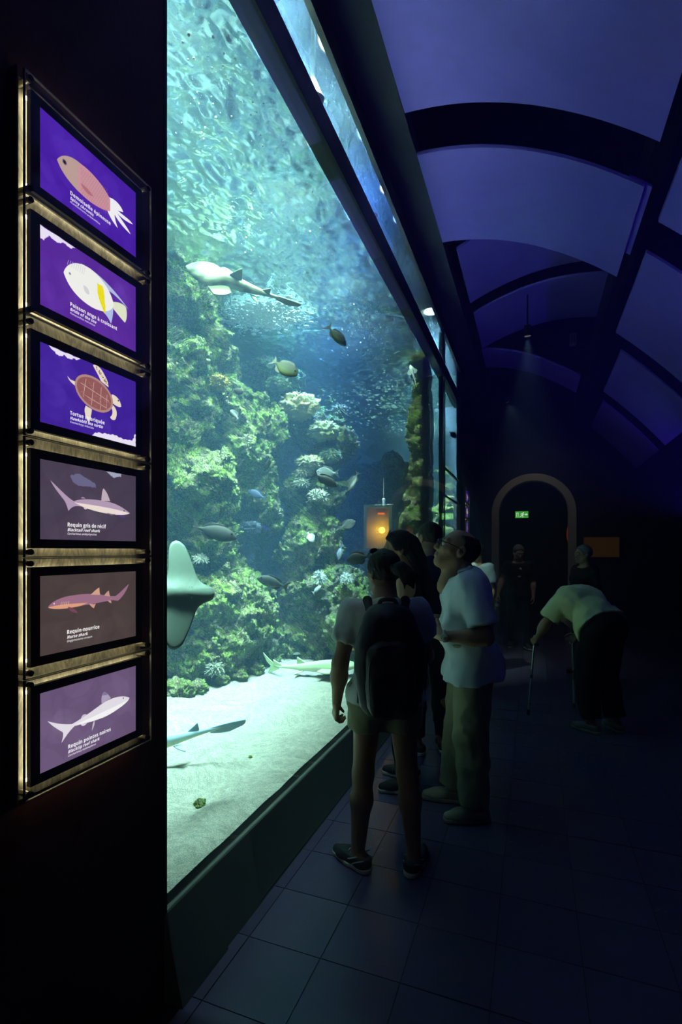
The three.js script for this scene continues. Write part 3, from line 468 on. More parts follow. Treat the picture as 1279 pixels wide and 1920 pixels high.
function fish(name, label, kind, top, side, belly, u, v, depth, px, dir, up, group) {
  const L = px * depth / F, key = kind, G = geoCache[key] ??= fishGeo(kind, 1);
  const o = thing(name, label, 'fish', at(u, v, depth), 0, group); o.scale.setScalar(L);
  const T = col(top), Sd = col(side), B = col(belly), b = G.body.clone(); b.computeVertexNormals();
  tint(b, (x, y, z) => { const k = sstep(-G.d * 0.8, G.d * 0.9, y), n = 0.06 * N3(x * 14 + u, y * 14, z * 14); const c = B.clone().lerp(Sd, sstep(0, 0.45, k + n)).lerp(T, sstep(0.55, 1, k + n)); return c; });
  const fm = mat(T.clone().lerp(Sd, 0.3), 0.6);
  const bd = part('body', b, skin(0.75), o);
  for (const s of [-1, 1]) { const e = new THREE.SphereGeometry(0.024, 12, 8); e.scale(1, 1, 0.5); e.translate(0.365, G.d * 0.26, s * 0.056); part('eye', e, mat(col(0x0b0b10), 0.15), bd); }
  part('tail_fin', G.tail, fm, o); part('dorsal_fin', G.dorsal, fm, o); part('anal_fin', G.anal, fm, o);
  for (const s of [-1, 1]) { const p = part('pectoral_fin', G.pectoral, fm, o); p.position.set(0.2, -G.d * 0.22, s * 0.07); p.rotation.y = s * -0.5; p.rotation.z = -0.5; }
  orient(o, dir, up); return o;
}
// dir: heading in the view [right, up, away]; turned into the place's axes
function axes(d) { const [r, y, f] = d; return V(r * C - f * S, y, -(r * S + f * C)).normalize(); }
function orient(o, dir, up = [0, 1, 0]) { const x = axes(dir), y0 = axes(up), z = x.clone().cross(y0).normalize(), y = z.clone().cross(x).normalize(); o.quaternion.setFromRotationMatrix(tmpM.makeBasis(x, y, z)); }
const G1 = 'unicornfish in the upper water', G2 = 'grey reef fish among the rocks';
fish('unicornfish', 'olive unicornfish with brown back swimming down right in mid water', 'surgeon', 0x26261a, 0x3c4428, 0x5c6a38, 535, 690, 3.6, 62, [0.78, -0.55, -0.3], [0.5, 0.8, 0.3], G1);
fish('unicornfish', 'olive unicornfish diving steeply below the sparkling surface', 'slim', 0x1e261a, 0x2f3f26, 0x6c7842, 632, 630, 3.8, 56, [0.62, -0.75, -0.2], [0.8, 0.6, 0.2], G1);
fish('surgeonfish', 'large dark surgeonfish crossing before the green mound', 'slim', 0x0a0e10, 0x10171a, 0x1f2724, 404, 998, 4.0, 84, [0.96, -0.25, 0.1], [0.2, 0.95, 0.15], G2);
fish('surgeonfish', 'slate surgeonfish heading left above the big boulder', 'slim', 0x182226, 0x263236, 0x4a585a, 511, 1092, 4.2, 60, [-0.94, 0.3, -0.1], [0.3, 0.95, 0], G2);
fish('damselfish', 'small black damselfish beside the pale hollow in the ridge', 'damsel', 0x07090c, 0x0c1014, 0x101418, 446, 733, 4.5, 22, [0.9, -0.2, 0.3], [0, 1, 0], 'small reef fish');
fish('damselfish', 'small black and white damselfish over the green ridge', 'damsel', 0x0b0d10, 0x8a9090, 0x0b0d10, 440, 777, 4.6, 24, [-0.6, 0.7, 0.2], [0.7, 0.6, 0], 'small reef fish');
fish('reef_fish', 'thin dark fish hanging nose up between ridge and column', 'slim', 0x1c2426, 0x2a3634, 0x39423f, 503, 869, 4.8, 24, [-0.3, -0.9, 0.2], [0.9, -0.2, 0.3], 'small reef fish');
fish('bream', 'silvery bream heading left in front of the pale anemones', 'surgeon', 0x48545a, 0x8c989c, 0xe4ecea, 613, 887, 5.0, 44, [-0.97, 0.05, 0.15], [0, 1, 0], G2);
fish('surgeonfish', 'dark surgeonfish diving right just under the silvery bream', 'slim', 0x0d1416, 0x18211f, 0x2a322e, 611, 900, 4.8, 50, [0.85, -0.45, 0.15], [0.4, 0.9, 0], G2);
fish('bream', 'pale bellied bream diving left beside the blue deep', 'slim', 0x20282c, 0x4c585e, 0xdfe6e4, 662, 903, 4.8, 44, [-0.5, -0.82, -0.2], [-0.8, 0.5, 0.2], G2);
fish('reef_fish', 'faint blue fish low between the ridge and the column', 'slim', 0x1e2a48, 0x2a3a60, 0x4a5c88, 482, 927, 5.3, 40, [-0.85, 0.4, 0.3], [0.3, 0.9, 0], 'small reef fish');
fish('bream', 'pale bream heading right above the hazy reef bank', 'surgeon', 0x3c464e, 0x7c8890, 0xdfe6e6, 652, 984, 5.0, 34, [0.88, 0.42, 0.15], [-0.4, 0.9, 0], G2);
fish('reef_fish', 'tiny pale fish in front of the mossy column', 'round', 0x8a98a0, 0xc4d0d2, 0xe8eeee, 583, 1007, 5.2, 22, [0.5, -0.8, -0.3], [0.8, 0.5, 0], 'small reef fish');
fish('reef_fish', 'small bluish white fish hanging nose down left of the warm light', 'slim', 0x9ab0e0, 0xb8c8ec, 0xe8eef8, 638, 1036, 4.8, 28, [-0.25, -0.95, 0.1], [-0.9, 0.2, 0.2], 'small reef fish');
fish('surgeonfish', 'round dark surgeonfish beside the head of the backpack wearer', 'surgeon', 0x10161a, 0x1c2426, 0x3c4644, 672, 1047, 4.6, 46, [-0.95, -0.2, 0.2], [-0.2, 0.95, 0], G2);
fish('reef_fish', 'pale fish over the striped wreckage in mid reef', 'slim', 0x8a98a0, 0xb4c0c4, 0xdde6e6, 595, 1105, 5.3, 20, [0.7, 0.6, 0.2], [-0.6, 0.7, 0], 'small reef fish');
fish('surgeonfish', 'dark finned fish seen through the narrow far pane', 'surgeon', 0x0a0f10, 0x141b1c, 0x20282a, 850, 815, 9.8, 20, [0.8, -0.5, 0.3], [0.5, 0.8, 0], G2);
// ---- sharks
function shark(name, label, colors, pos, L, dir, up, o2 = {}) {
  const o = thing(name, label, o2.category ?? 'shark', pos, 0); o.scale.setScalar(L);
  const wide = o2.wide ?? 1, [top, belly, tip] = colors.map(col);
  const g = loft([[0, 0.006, 0.01, -0.005], [0.03, 0.018, 0.028 * wide, -0.003], [0.1, 0.042, 0.055 * wide, 0], [0.22, 0.062, 0.066 * wide, 0], [0.36, 0.066, 0.062, 0], [0.52, 0.052, 0.047, 0], [0.68, 0.030, 0.027, 0.003], [0.80, 0.017, 0.014, 0.008], [0.9, 0.012, 0.008, o2.low ? 0.01 : 0.02], [1, 0.004, 0.003, o2.low ? 0.02 : 0.075]], 1, 20, 44);
  tint(g, (x, y, z, ny) => { const n = 0.12 * N3(x * 9, y * 20, z * 20); return belly.clone().lerp(top, sstep(-0.012, 0.012, y - 0.006 + 0.02 * n)).lerp(tip, (o2.mottle ?? 0) * sstep(0.1, 0.5, N3(x * 8, y * 8, z * 14))); });
  const fm = mat(top, 0.6), b = part('body', g, skin(0.5), o);
  for (const s of [-1, 1]) { const e = new THREE.SphereGeometry(0.007, 10, 8); e.translate(0.435, 0.008, s * 0.034 * wide); part('eye', e, mat(col(0x0a0a0c), 0.2), b); }
  const f1 = part('dorsal_fin', fin([[0.12, 0.055], [0.06, 0.12, 0.01, 0.16], [0.0, 0.10, 0.0, 0.05]], 0.006), fm, o), f2 = part('second_dorsal_fin', fin([[-0.20, 0.032], [-0.25, 0.06, -0.27, 0.075], [-0.27, 0.05, -0.27, 0.025]], 0.005), fm, o);
  if (o2.twin) { f1.position.set(-0.17, -0.012, 0); f1.scale.set(0.9, 0.72, 1); f2.position.set(-0.07, -0.012, 0); f2.scale.setScalar(1.3); }
  part('tail_fin', o2.low ? fin([[-0.32, 0.02], [-0.45, 0.035, -0.57, 0.028], [-0.575, 0.005, -0.54, -0.008], [-0.50, -0.016, -0.46, -0.028], [-0.40, -0.028, -0.34, -0.012]], 0.005) : fin([[-0.37, 0.012], [-0.44, 0.05, -0.53, 0.17], [-0.5, 0.06, -0.455, 0.03], [-0.46, 0.0, -0.50, -0.06], [-0.43, -0.03, -0.37, -0.01]], 0.005), fm, o);
  if (tip && !o2.mottle) part('fin_tip', fin([[0.045, 0.125], [0.02, 0.15, 0.009, 0.163], [0.003, 0.14, 0.003, 0.12]], 0.008), mat(tip, 0.6), f1);
  for (const s of [-1, 1]) {
    const p = part('pectoral_fin', fin(o2.disc ? [[0.30, 0.0], [0.16, 0.10, 0.08, 0.19], [0.0, 0.19, -0.06, 0.10], [-0.02, 0.03, 0.0, 0.0]] : [[0.04, 0], [0.0, 0.10, -0.10, 0.19], [-0.08, 0.06, -0.05, 0]], 0.006), mat(o2.disc ? top : top.clone().lerp(belly, 0.3), 0.6), o);
    p.rotation.x = s > 0 ? Math.PI / 2 : -Math.PI / 2; p.position.set(o2.disc ? 0.12 : 0.22, o2.disc ? -0.02 : -0.035, s * (o2.disc ? 0.02 : 0.045)); if (s < 0) p.rotation.x = -Math.PI / 2; p.rotation.x += s * (o2.disc ? 0.05 : 0.35);
    const q = part('pelvic_fin', fin([[0.02, 0], [-0.02, 0.04, -0.06, 0.06], [-0.05, 0.02, -0.03, 0]], 0.005), fm, o); q.rotation.x = s > 0 ? Math.PI / 2 : -Math.PI / 2; q.position.set(-0.12, -0.035, s * 0.03); q.rotation.x += s * 0.3;
  }
  orient(o, dir, up); return o;
}
shark('mottled_shark', 'mottled pale shark gliding right just under the water surface', [0x5e644c, 0x868c72, 0x262b20], at(452, 535, 4.3), 0.92, [-0.92, 0.24, -0.2], [0.2, 0.50, -0.85], { wide: 2.2, mottle: 0.8, disc: true, low: true });
shark('sand_shark', 'grey blue shark lying on the sand behind the left window edge', [0x8aa8b8, 0xc4d4b0, 0x7090a4], at(296, 1392, 3.0), 0.92, [-0.97, -0.18, -0.1], [0.1, 0.95, -0.2], { low: true });
shark('guitarfish', 'pale green guitarfish with two dorsal fins resting on the sand', [0x9ab48a, 0xd4e0c0, 0x9ab48a], at(588, 1250, 5.2), 0.98, [0.99, 0.06, -0.12], [0, 1, 0], { category: 'ray', twin: true, disc: true, wide: 1.5 });
shark('small_guitarfish', 'small white bellied guitarfish swimming upright beside the rock pillar', [0xb8d0c8, 0xe6f2ee, 0xb8d0c8], at(776, 705, 6.3), 0.30, [-0.25, 0.92, 0.1], [0.2, 0.1, 0.95], { category: 'ray', disc: true, wide: 1.5 });
// ---- eagle ray banking near the glass, pale underside turned to the visitors
function ray(name, label, pos, span, dir, up, topC, underC, lift = 0.5) {
  const o = thing(name, label, 'ray', pos, 0); o.scale.setScalar(span);
  // disc in the local x (nose) / z (wing) plane, thickness in y
  // outline drawn in [ahead, aside], mirrored: snout, swept wings, pelvic lobe
  const half = new THREE.CatmullRomCurve3([[0.34, 0], [0.315, 0.06], [0.23, 0.10], [0.17, 0.15], [0.12, 0.28], [0.07, 0.42], [0.02, 0.52], [-0.05, 0.56], [-0.11, 0.52], [-0.13, 0.40], [-0.13, 0.25], [-0.15, 0.14], [-0.20, 0.08], [-0.22, 0]].map(([x, z]) => V(x, 0, z))).getSpacedPoints(48), rim = [...half, ...half.slice(1, -1).reverse().map((p) => V(p.x, 0, -p.z))];
  const pos_ = [], ix = [], nA = rim.length, nR = 18;
  for (const s of [1, -1]) for (let i = 0; i <= nR; i++) for (let j = 0; j < nA; j++) { const t = i / nR, x = rim[j].x * t, z = rim[j].z * t; const bulk = Math.exp(-((z / 0.12) ** 2)) * 0.055 + 0.012; pos_.push(x, s * bulk * Math.sqrt(Math.max(0, 1 - t * t)) + lift * z * z, z); }
  const off = (nR + 1) * nA;
  for (let k = 0; k < 2; k++) for (let i = 0; i < nR; i++) for (let j = 0; j < nA; j++) { const a = k * off + i * nA + j, b = k * off + i * nA + (j + 1) % nA, c = a + nA, d = b + nA; k ? ix.push(a, b, c, b, d, c) : ix.push(a, c, b, b, c, d); }
  const g0 = new THREE.BufferGeometry(); g0.setAttribute('position', new THREE.Float32BufferAttribute(pos_, 3)); g0.setIndex(ix); const g = mergeVertices(g0, 1e-4); g.computeVertexNormals();
  const T = col(topC), U = col(underC); tint(g, (x, y, z) => y - lift * z * z > 0.004 ? T : U);
  const b = part('body', g, skin(0.5), o);
  part('tail', tube([[-0.17, 0.0, 0], [-0.35, 0.01, 0.01], [-0.55, 0.0, 0.03], [-0.75, -0.03, 0.04]], 0.008, 24, 6), mat(T, 0.6), o);
  for (const s of [-1, 1]) { const f = part('pelvic_fin', fin([[0, 0], [-0.05, 0.03, -0.13, 0.05], [-0.14, 0.0, -0.02, -0.03]], 0.006), mat(U, 0.6), o); f.rotation.x = Math.PI / 2; f.position.set(-0.15, 0, s * 0.05); if (s < 0) f.scale.y = -1; const e = new THREE.SphereGeometry(0.012, 10, 8); e.translate(0.2, 0.03, s * 0.07); part('eye', e, mat(col(0x0a0a0c), 0.2), b); }
  for (let k = 0; k < 5; k++) for (const s of [-1, 1]) part('gill_slit', tube([[0.10 - k * 0.022, -0.056 + 0.004 * k, s * 0.045], [0.097 - k * 0.022, -0.053 + 0.004 * k, s * 0.062]], 0.0025, 3, 5), mat(col(0x7e938c), 0.7), b);
  part('mouth', tube([[0.15, -0.05, -0.03], [0.155, -0.056, 0], [0.15, -0.05, 0.03]], 0.004, 8, 5), mat(col(0x6c807a), 0.7), b);
  orient(o, dir, up); return o;
}
ray('eagle_ray', 'eagle ray banking near the glass with pale underside showing at left', at(340, 1112, 2.4), 0.47, [0.86, -0.06, 0.42], [0.38, -0.22, 0.9], 0x1f2a2c, 0x8a9e94, 0.12);
ray('stingray', 'pale stingray lying on the sand behind the guitarfish', at(552, 1226, 6.1), 0.42, [0.9, 0, 0.3], [0, 1, 0], 0x9fb8c4, 0xdfe8e8);
// ---------------------------------------------------------------- visitors
// Own axes of a person: +z ahead, +y up, +x to the person's left; sizes for a height of 1.70 m, then scaled.
const J0 = {
  pelvis: [0, 0.94, 0], waist: [0, 1.08, 0.005], chest: [0, 1.27, 0], neck: [0, 1.43, -0.02], head: [0, 1.585, 0.01],
  shL: [0.17, 1.375, -0.015], elL: [0.225, 1.11, -0.03], wrL: [0.235, 0.87, 0.06], shR: [-0.17, 1.375, -0.015], elR: [-0.225, 1.11, -0.03], wrR: [-0.235, 0.87, 0.06],
  hipL: [0.088, 0.90, 0], knL: [0.10, 0.49, 0.015], anL: [0.105, 0.085, -0.03], hipR: [-0.088, 0.90, 0], knR: [-0.10, 0.49, 0.015], anR: [-0.105, 0.085, -0.03],
};
function headGeo(cell) {
  const c = (x, y, z) => V(x, y, z);
  const solid = blend([ell(c(0, 0.032, -0.014), 0.077, 0.086, 0.098), ell(c(0, -0.03, 0.022), 0.063, 0.085, 0.072)], 0.03);
  const jaw = cap(c(-0.022, -0.092, 0.055), c(0.022, -0.092, 0.055), 0.022), jl = [cap(c(0.055, -0.045, 0.0), c(0.022, -0.09, 0.05), 0.02), cap(c(-0.055, -0.045, 0.0), c(-0.022, -0.09, 0.05), 0.02)];
  const nose = cap(c(0, 0.012, 0.086), c(0, -0.03, 0.107), 0.009, 0.013), wings = [cap(c(0.012, -0.034, 0.095), c(0.006, -0.034, 0.1), 0.008), cap(c(-0.012, -0.034, 0.095), c(-0.006, -0.034, 0.1), 0.008)];
  const brow = cap(c(-0.042, 0.026, 0.076), c(0.042, 0.026, 0.076), 0.013), cheeks = [cap(c(0.042, -0.02, 0.064), c(0.05, -0.012, 0.045), 0.018), cap(c(-0.042, -0.02, 0.064), c(-0.05, -0.012, 0.045), 0.018)];
  const lips = [cap(c(-0.019, -0.058, 0.089), c(0.019, -0.058, 0.089), 0.0065), cap(c(-0.016, -0.0705, 0.087), c(0.016, -0.0705, 0.087), 0.007)];
  const ears = [ell(c(0.079, 0.0, -0.012), 0.011, 0.033, 0.020), ell(c(-0.079, 0.0, -0.012), 0.011, 0.033, 0.020)], concha = [ell(c(0.09, 0.002, -0.009), 0.008, 0.018, 0.010), ell(c(-0.09, 0.002, -0.009), 0.008, 0.018, 0.010)];
  const sock = [ell(c(0.032, 0.004, 0.1), 0.018, 0.012, 0.02), ell(c(-0.032, 0.004, 0.1), 0.018, 0.012, 0.02)], neck = cap(c(0, -0.05, -0.025), c(0, -0.19, -0.045), 0.052, 0.057);
  return nets((x, y, z) => {
    let d = solid(x, y, z); d = smin(d, jaw(x, y, z), 0.03); for (const f of jl) d = smin(d, f(x, y, z), 0.025); for (const f of cheeks) d = smin(d, f(x, y, z), 0.02);
    d = smin(d, brow(x, y, z), 0.016); for (const f of sock) d = smax(d, -f(x, y, z), 0.012); d = smin(d, nose(x, y, z), 0.012); for (const f of wings) d = smin(d, f(x, y, z), 0.006);
    for (const f of lips) d = smin(d, f(x, y, z), 0.005); d = smin(d, neck(x, y, z), 0.03);
    for (let k = 0; k < 2; k++) d = smin(d, smax(ears[k](x, y, z), -concha[k](x, y, z), 0.006), 0.008); return d;
  }, [-0.105, -0.25, -0.125], [0.105, 0.13, 0.135], cell);
}
// hand: wrist at the origin, fingers along -y, thumb towards +x, palm faces +z
function handGeo(cell, curl = 0.5, grip = 0) {
  const fs = [], root = [0.028, 0.009, -0.010, -0.028], len = [0.072, 0.080, 0.074, 0.058];
  const palm = blend(root.map((x) => cap(V(x * 0.6, -0.005, 0), V(x, -0.088, -0.002), 0.0135, 0.0125)), 0.012), list = [palm];
  root.forEach((x, k) => {
    let a = V(x, -0.088, -0.002), ang = curl * (0.55 + 0.08 * k); const seg = [0.45, 0.30, 0.25], rr = [0.0095, 0.0088, 0.008, 0.0068];
    for (let s = 0; s < 3; s++) { const b = a.clone().add(V((x > 0 ? 1 : -1) * 0.002 * (1 - curl), -Math.cos(ang), Math.sin(ang)).normalize().multiplyScalar(len[k] * seg[s])); list.push(cap(a, b, rr[s], rr[s + 1])); a = b; ang += curl * (0.85 + 0.1 * s); }
  });
  const t = [V(0.018, -0.022, 0.004), V(0.044, -0.052, 0.014 + 0.01 * curl), V(0.050, -0.080, 0.022 + 0.02 * curl), V(0.046, -0.102, 0.030 + 0.03 * curl)];
  for (let s = 0; s < 3; s++) list.push(cap(t[s], t[s + 1], [0.014, 0.0112, 0.0095][s], [0.0112, 0.0095, 0.008][s]));
  list.push(cap(V(0, 0.03, 0), V(0, -0.01, 0), 0.024, 0.022));
  return nets((x, y, z) => { let d = palm(x, y, z); for (let i = 1; i < list.length; i++) d = smin(d, list[i](x, y, z), i === list.length - 1 ? 0.02 : 0.006); return d; }, [-0.06, -0.19, -0.04], [0.075, 0.06, 0.1], cell);
}
const HEADS = {}, HANDS = {};
const frame = (x, y, z) => new THREE.Matrix4().makeBasis(x, y, z);
function bounds(js, pad) { const lo = [1e9, 1e9, 1e9], hi = [-1e9, -1e9, -1e9]; for (const j of js) j.toArray().forEach((q, k) => { lo[k] = Math.min(lo[k], q - pad); hi[k] = Math.max(hi[k], q + pad); }); return [lo, hi]; }
const fold = (a, s) => (x, y, z) => a * (N3(x * s, y * s * 0.55, z * s) + 0.5 * N3b(x * s * 2.2, y * s * 1.4, z * s * 2.2));
function person(o) {
  const J = {}; for (const k in J0) J[k] = V(...(o.j?.[k] ?? J0[k]));
  const near = !o.far, cell = near ? 0.013 : 0.019, w = o.w ?? 1, root = thing('person', o.label, 'person', [o.x, 0, -o.b], o.yaw);
  root.scale.setScalar(o.h / 1.70);
  const up = J.neck.clone().sub(J.pelvis).normalize(), X = V(1, 0, 0), fw = X.clone().cross(up).normalize(), sd = (p, s, k = 0, f = 0) => p.clone().addScaledVector(X, s).addScaledVector(up, k).addScaledVector(fw, f);
  const belly = o.belly ?? 0;
  const torso = (g) => [cap(sd(J.pelvis, -0.07 * w), sd(J.pelvis, 0.07 * w), 0.108 * w + g), cap(sd(J.pelvis, -0.05, -0.02, -0.045), sd(J.pelvis, 0.05, -0.02, -0.045), 0.088 * w + g), cap(sd(J.waist, -0.055 * w, 0, belly * 0.5), sd(J.waist, 0.055 * w, 0, belly * 0.5), 0.098 * w + g + belly * 0.35), cap(sd(J.chest, -0.08 * w, 0, 0.005), sd(J.chest, 0.08 * w, 0, 0.005), 0.108 * w + g), cap(sd(J.chest, -0.08 * w, 0.08, -0.01), sd(J.chest, 0.08 * w, 0.08, -0.01), 0.085 * w + g), cap(J.shL.clone().lerp(J.shR, 0.08), J.shR.clone().lerp(J.shL, 0.08), 0.054 + g), cap(J.waist, J.chest, 0.11 * w + g), ...(o.bust ? [cap(sd(J.chest, -0.075, 0.0, 0.09), sd(J.chest, 0.075, 0.0, 0.09), 0.05 + g)] : [])];
  const arm = (s, g, to = 2) => { const a = J['sh' + s], b = J['el' + s], c = J['wr' + s]; return to <= 1 ? [cap(a, a.clone().lerp(b, to), 0.052 + g, lerp(0.052, 0.042, to) + g)] : [cap(a, b, 0.052 + g, 0.041 + g), cap(b, b.clone().lerp(c, 0.35), 0.041 + g, 0.043 + g), cap(b.clone().lerp(c, 0.3), c, 0.043 + g, 0.027 + g)]; };
  const leg = (s, g = 0, g2 = g) => { const a = J['hip' + s], b = J['kn' + s], c = J['an' + s], m = b.clone().lerp(c, 0.32).add(V(0, 0, -0.018)); return [cap(a, b, 0.083 * w + g, 0.055 + g2), cap(b, m, 0.054 + g2, 0.057 + g2), cap(m, c, 0.057 + g2, 0.036 + g2)]; };
  const toe = (s) => { const t = (o.toes?.[s] ?? (s === 'L' ? 0.25 : -0.25)); return V(Math.sin(t), 0, Math.cos(t)); };
  const feet = (s) => { const a = J['an' + s], t = toe(s); return cap(V(a.x, a.y - 0.045, a.z).addScaledVector(t, -0.03), V(a.x, a.y - 0.055, a.z).addScaledVector(t, 0.13), 0.036, 0.028); };
  const bodyF = blend([...torso(-0.008), ...arm('L', 0), ...arm('R', 0), ...leg('L'), ...leg('R'), feet('L'), feet('R'), cap(sd(J.neck, 0, -0.06), J.neck, 0.075, 0.06), cap(J.neck, J.head.clone().add(V(0, -0.05, -0.02)), 0.058, 0.052)], 0.035);
  const [lo, hi] = bounds(Object.values(J), 0.2), geos = [nets(bodyF, lo, hi, cell)];
  // head
  const hc = near ? 0.0045 : 0.008, hd = (HEADS[hc] ??= headGeo(hc)).clone(), Q = new THREE.Quaternion().setFromEuler(new THREE.Euler(o.head?.pitch ?? 0, o.head?.yaw ?? 0, o.head?.roll ?? 0, 'YXZ')), HM = new THREE.Matrix4().compose(J.head, Q, V(1, 1, 1).multiplyScalar(o.headScale ?? 1));
  hd.applyMatrix4(HM); geos.push(hd);
  // hands
  for (const s of ['L', 'R']) {
    const hp = o.hands?.[s] ?? {}, cc = near ? 0.0038 : 0.007, key = cc + '_' + (hp.curl ?? 0.5), g = (HANDS[key] ??= handGeo(cc, hp.curl ?? 0.5)).clone();
    const d = hp.dir ? V(...hp.dir).normalize() : J['wr' + s].clone().sub(J['el' + s]).normalize(), y = d.clone().negate();
    const th0 = hp.thumb ? V(...hp.thumb) : V(0, 0, 1); let x = th0.clone().addScaledVector(y, -th0.dot(y)).normalize(), z = x.clone().cross(y).normalize();
    if (s === 'R') { g.scale(1, 1, -1); const ix = g.index.array; for (let i = 0; i < ix.length; i += 3) { const q = ix[i]; ix[i] = ix[i + 1]; ix[i + 1] = q; } g.computeVertexNormals(); }
    // thumb ahead, palm towards the body: for the left hand the palm must face -x
    const m = frame(x, y, z); m.setPosition(J['wr' + s]); g.applyMatrix4(m); geos.push(g);
  }
  const sm = mat(col(o.skin ?? 0xb98a6c), 0.55, { sheen: 0 });
  part('body', join(geos), sm, root);
  // eyes, hair
  const local = (g) => g.applyMatrix4(HM);
  for (const s of [-1, 1]) { part('eye', local(new THREE.SphereGeometry(0.0115, 14, 10).translate(s * 0.032, 0.003, 0.083)), mat(col(0xe8e4dc), 0.3), root); part('iris', local(new THREE.SphereGeometry(0.0058, 10, 8).translate(s * 0.032, 0.003, 0.0895)), mat(col(0x2a1c14), 0.2), root); part('eyebrow', local(tube([[s * 0.016, 0.025, 0.091], [s * 0.032, 0.031, 0.088], [s * 0.048, 0.026, 0.074]], 0.0035, 8, 6)), mat(col(o.hair?.color ?? 0x1a1412), 0.9), root); }
  if (o.hair) {
    const t = o.hair.thick ?? 0.012, extra = (o.hair.locks ?? []).map(([a, b, ra, rb]) => cap(V(...a), V(...b), ra, rb)), skull = ell(V(0, 0.034, -0.016), 0.078 + t, 0.087 + t, 0.099 + t), cutZ = o.hair.front ?? 0.055, low = o.hair.low ?? -0.045, bald = o.hair.bald ? ell(V(0, 0.14, 0.02), 0.075, 0.085, 0.10) : null;
    const hl = [-0.2, -0.5, -0.3], hh = [0.2, 0.2, 0.14];
    const g = nets((x, y, z) => {
      let d = skull(x, y, z); const rear = sstep(0.02, -0.03, z);
      d = smax(d, (z - cutZ) - (y > 0.05 ? 0.9 * (y - 0.05) : -0.35 * (0.05 - y)), 0.012); d = smax(d, lerp(-0.005, low, rear) - y, 0.012); d = smax(d, -(ell0(x, y, z)), 0.01);
      if (bald) d = smax(d, -bald(x, y, z), 0.015);
      for (const f of extra) d = smin(d, f(x, y, z), 0.02);
      return d + (o.hair.rough ?? 0.003) * (N3(x * 45, y * 14, z * 45) + 0.6 * N3b(x * 110, y * 30, z * 110));
    }, hl, hh, near ? 0.0055 : 0.0095);
    part('hair', local(g), mat(col(o.hair.color), 0.75, { side: THREE.DoubleSide }), root);
  }
  const mk = (name, f, m, pad = 0.28, c = near ? 0.0115 : 0.019, js = Object.values(J)) => { const [l, h] = bounds(js, pad); const g = nets(f, l, h, c); const p = g.attributes.position, uv = []; for (let i = 0; i < p.count; i++) uv.push((p.getX(i) + p.getZ(i)) * 3, p.getY(i) * 3); g.setAttribute('uv', new THREE.Float32BufferAttribute(uv, 2)); return part(name, g, m, root); };
  const clothMat = (c, r = 0.9) => mat(col(c), r, { bumpMap: cloth, bumpScale: 0.0008, side: THREE.DoubleSide });
  if (o.shirt) {
    const s = o.shirt, g = s.loose ?? 0.014, hemP = sd(J.pelvis, 0, s.hem ?? -0.06), tf = blend([...torso(g), cap(sd(J.pelvis, -0.075 * w, s.hem ?? -0.06, belly * 0.3), sd(J.pelvis, 0.075 * w, s.hem ?? -0.06, belly * 0.3), 0.112 * w + g + (s.flare ?? 0.01)), cap(sd(J.neck, 0, -0.05), J.neck, 0.075 + g, 0.062 + g)], 0.05);
    const sl = ['L', 'R'].map((k) => { if (s.sleeve === 0) return null; const t = s.sleeve ?? 0.62, a = J['sh' + k], b = J['el' + k], c = J['wr' + k], end = t <= 1 ? a.clone().lerp(b, t) : b.clone().lerp(c, t - 1), dir = (t <= 1 ? b.clone().sub(a) : c.clone().sub(b)).normalize(), f = t <= 1 ? blend([cap(a, b, 0.058 + g * 1.2, 0.056 + g * 1.6)], 0.02) : blend(arm(k, 0.006 + g * 0.7), 0.03); return [f, end, dir]; });
    const fd = fold(s.folds ?? 0.006, s.fs ?? 9), neckP = sd(J.neck, 0, s.collar ?? 0.0, 0);
    mk('shirt', (x, y, z) => {
      let d = tf(x, y, z); d = Math.max(d, -((x - hemP.x) * up.x + (y - hemP.y) * up.y + (z - hemP.z) * up.z)); d = Math.max(d, (x - neckP.x) * up.x + (y - neckP.y) * up.y + (z - neckP.z) * (up.z + 0.35));
      for (const q of sl) if (q) { const [f, e, dr] = q; d = smin(d, smax(f(x, y, z), (x - e.x) * dr.x + (y - e.y) * dr.y + (z - e.z) * dr.z, 0.006), 0.03); }
      if (s.sleeve === 0) for (const k of ['L', 'R']) { const a = J['sh' + k]; d = smax(d, 0.118 - Math.hypot(x - a.x * 1.12, y - a.y, (z - a.z) * 0.8), 0.02); }
      return d + fd(x, y, z);
    }, clothMat(s.color));
  }
  if (o.pants) {
    const s = o.pants, g = s.loose ?? 0.016, top = sd(J.pelvis, 0, s.top ?? 0.10), fs = ['L', 'R'].map((k) => { const a = J['hip' + k], b = J['kn' + k], c = J['an' + k], t = s.to ?? 1.93, e = t <= 1 ? a.clone().lerp(b, t) : b.clone().lerp(c, t - 1), dr = (t <= 1 ? b.clone().sub(a) : c.clone().sub(b)).normalize(), m = b.clone().lerp(c, 0.4); return [blend([cap(a, b, 0.088 * w + g, 0.062 + g * (s.wide ?? 1)), cap(b, m, 0.06 + g * (s.wide ?? 1), 0.058 + g * (s.wide ?? 1)), cap(m, c, 0.058 + g * (s.wide ?? 1), 0.044 + g * (s.wide ?? 1))], 0.02), e, dr]; });
    const hipF = blend(torso(g * 0.7).slice(0, 3), 0.04), fd = fold(s.folds ?? 0.007, 8);
    mk(s.name ?? 'trousers', (x, y, z) => {
      let d = 1e9; for (const [f, e, dr] of fs) { const q = smax(f(x, y, z), (x - e.x) * dr.x + (y - e.y) * dr.y + (z - e.z) * dr.z, 0.006); d = d > 1e8 ? q : smin(d, q, 0.02); }
      d = smin(d, hipF(x, y, z), 0.04); d = Math.max(d, (x - top.x) * up.x + (y - top.y) * up.y + (z - top.z) * up.z); return d + fd(x, y, z);
    }, clothMat(s.color), 0.2);
  }
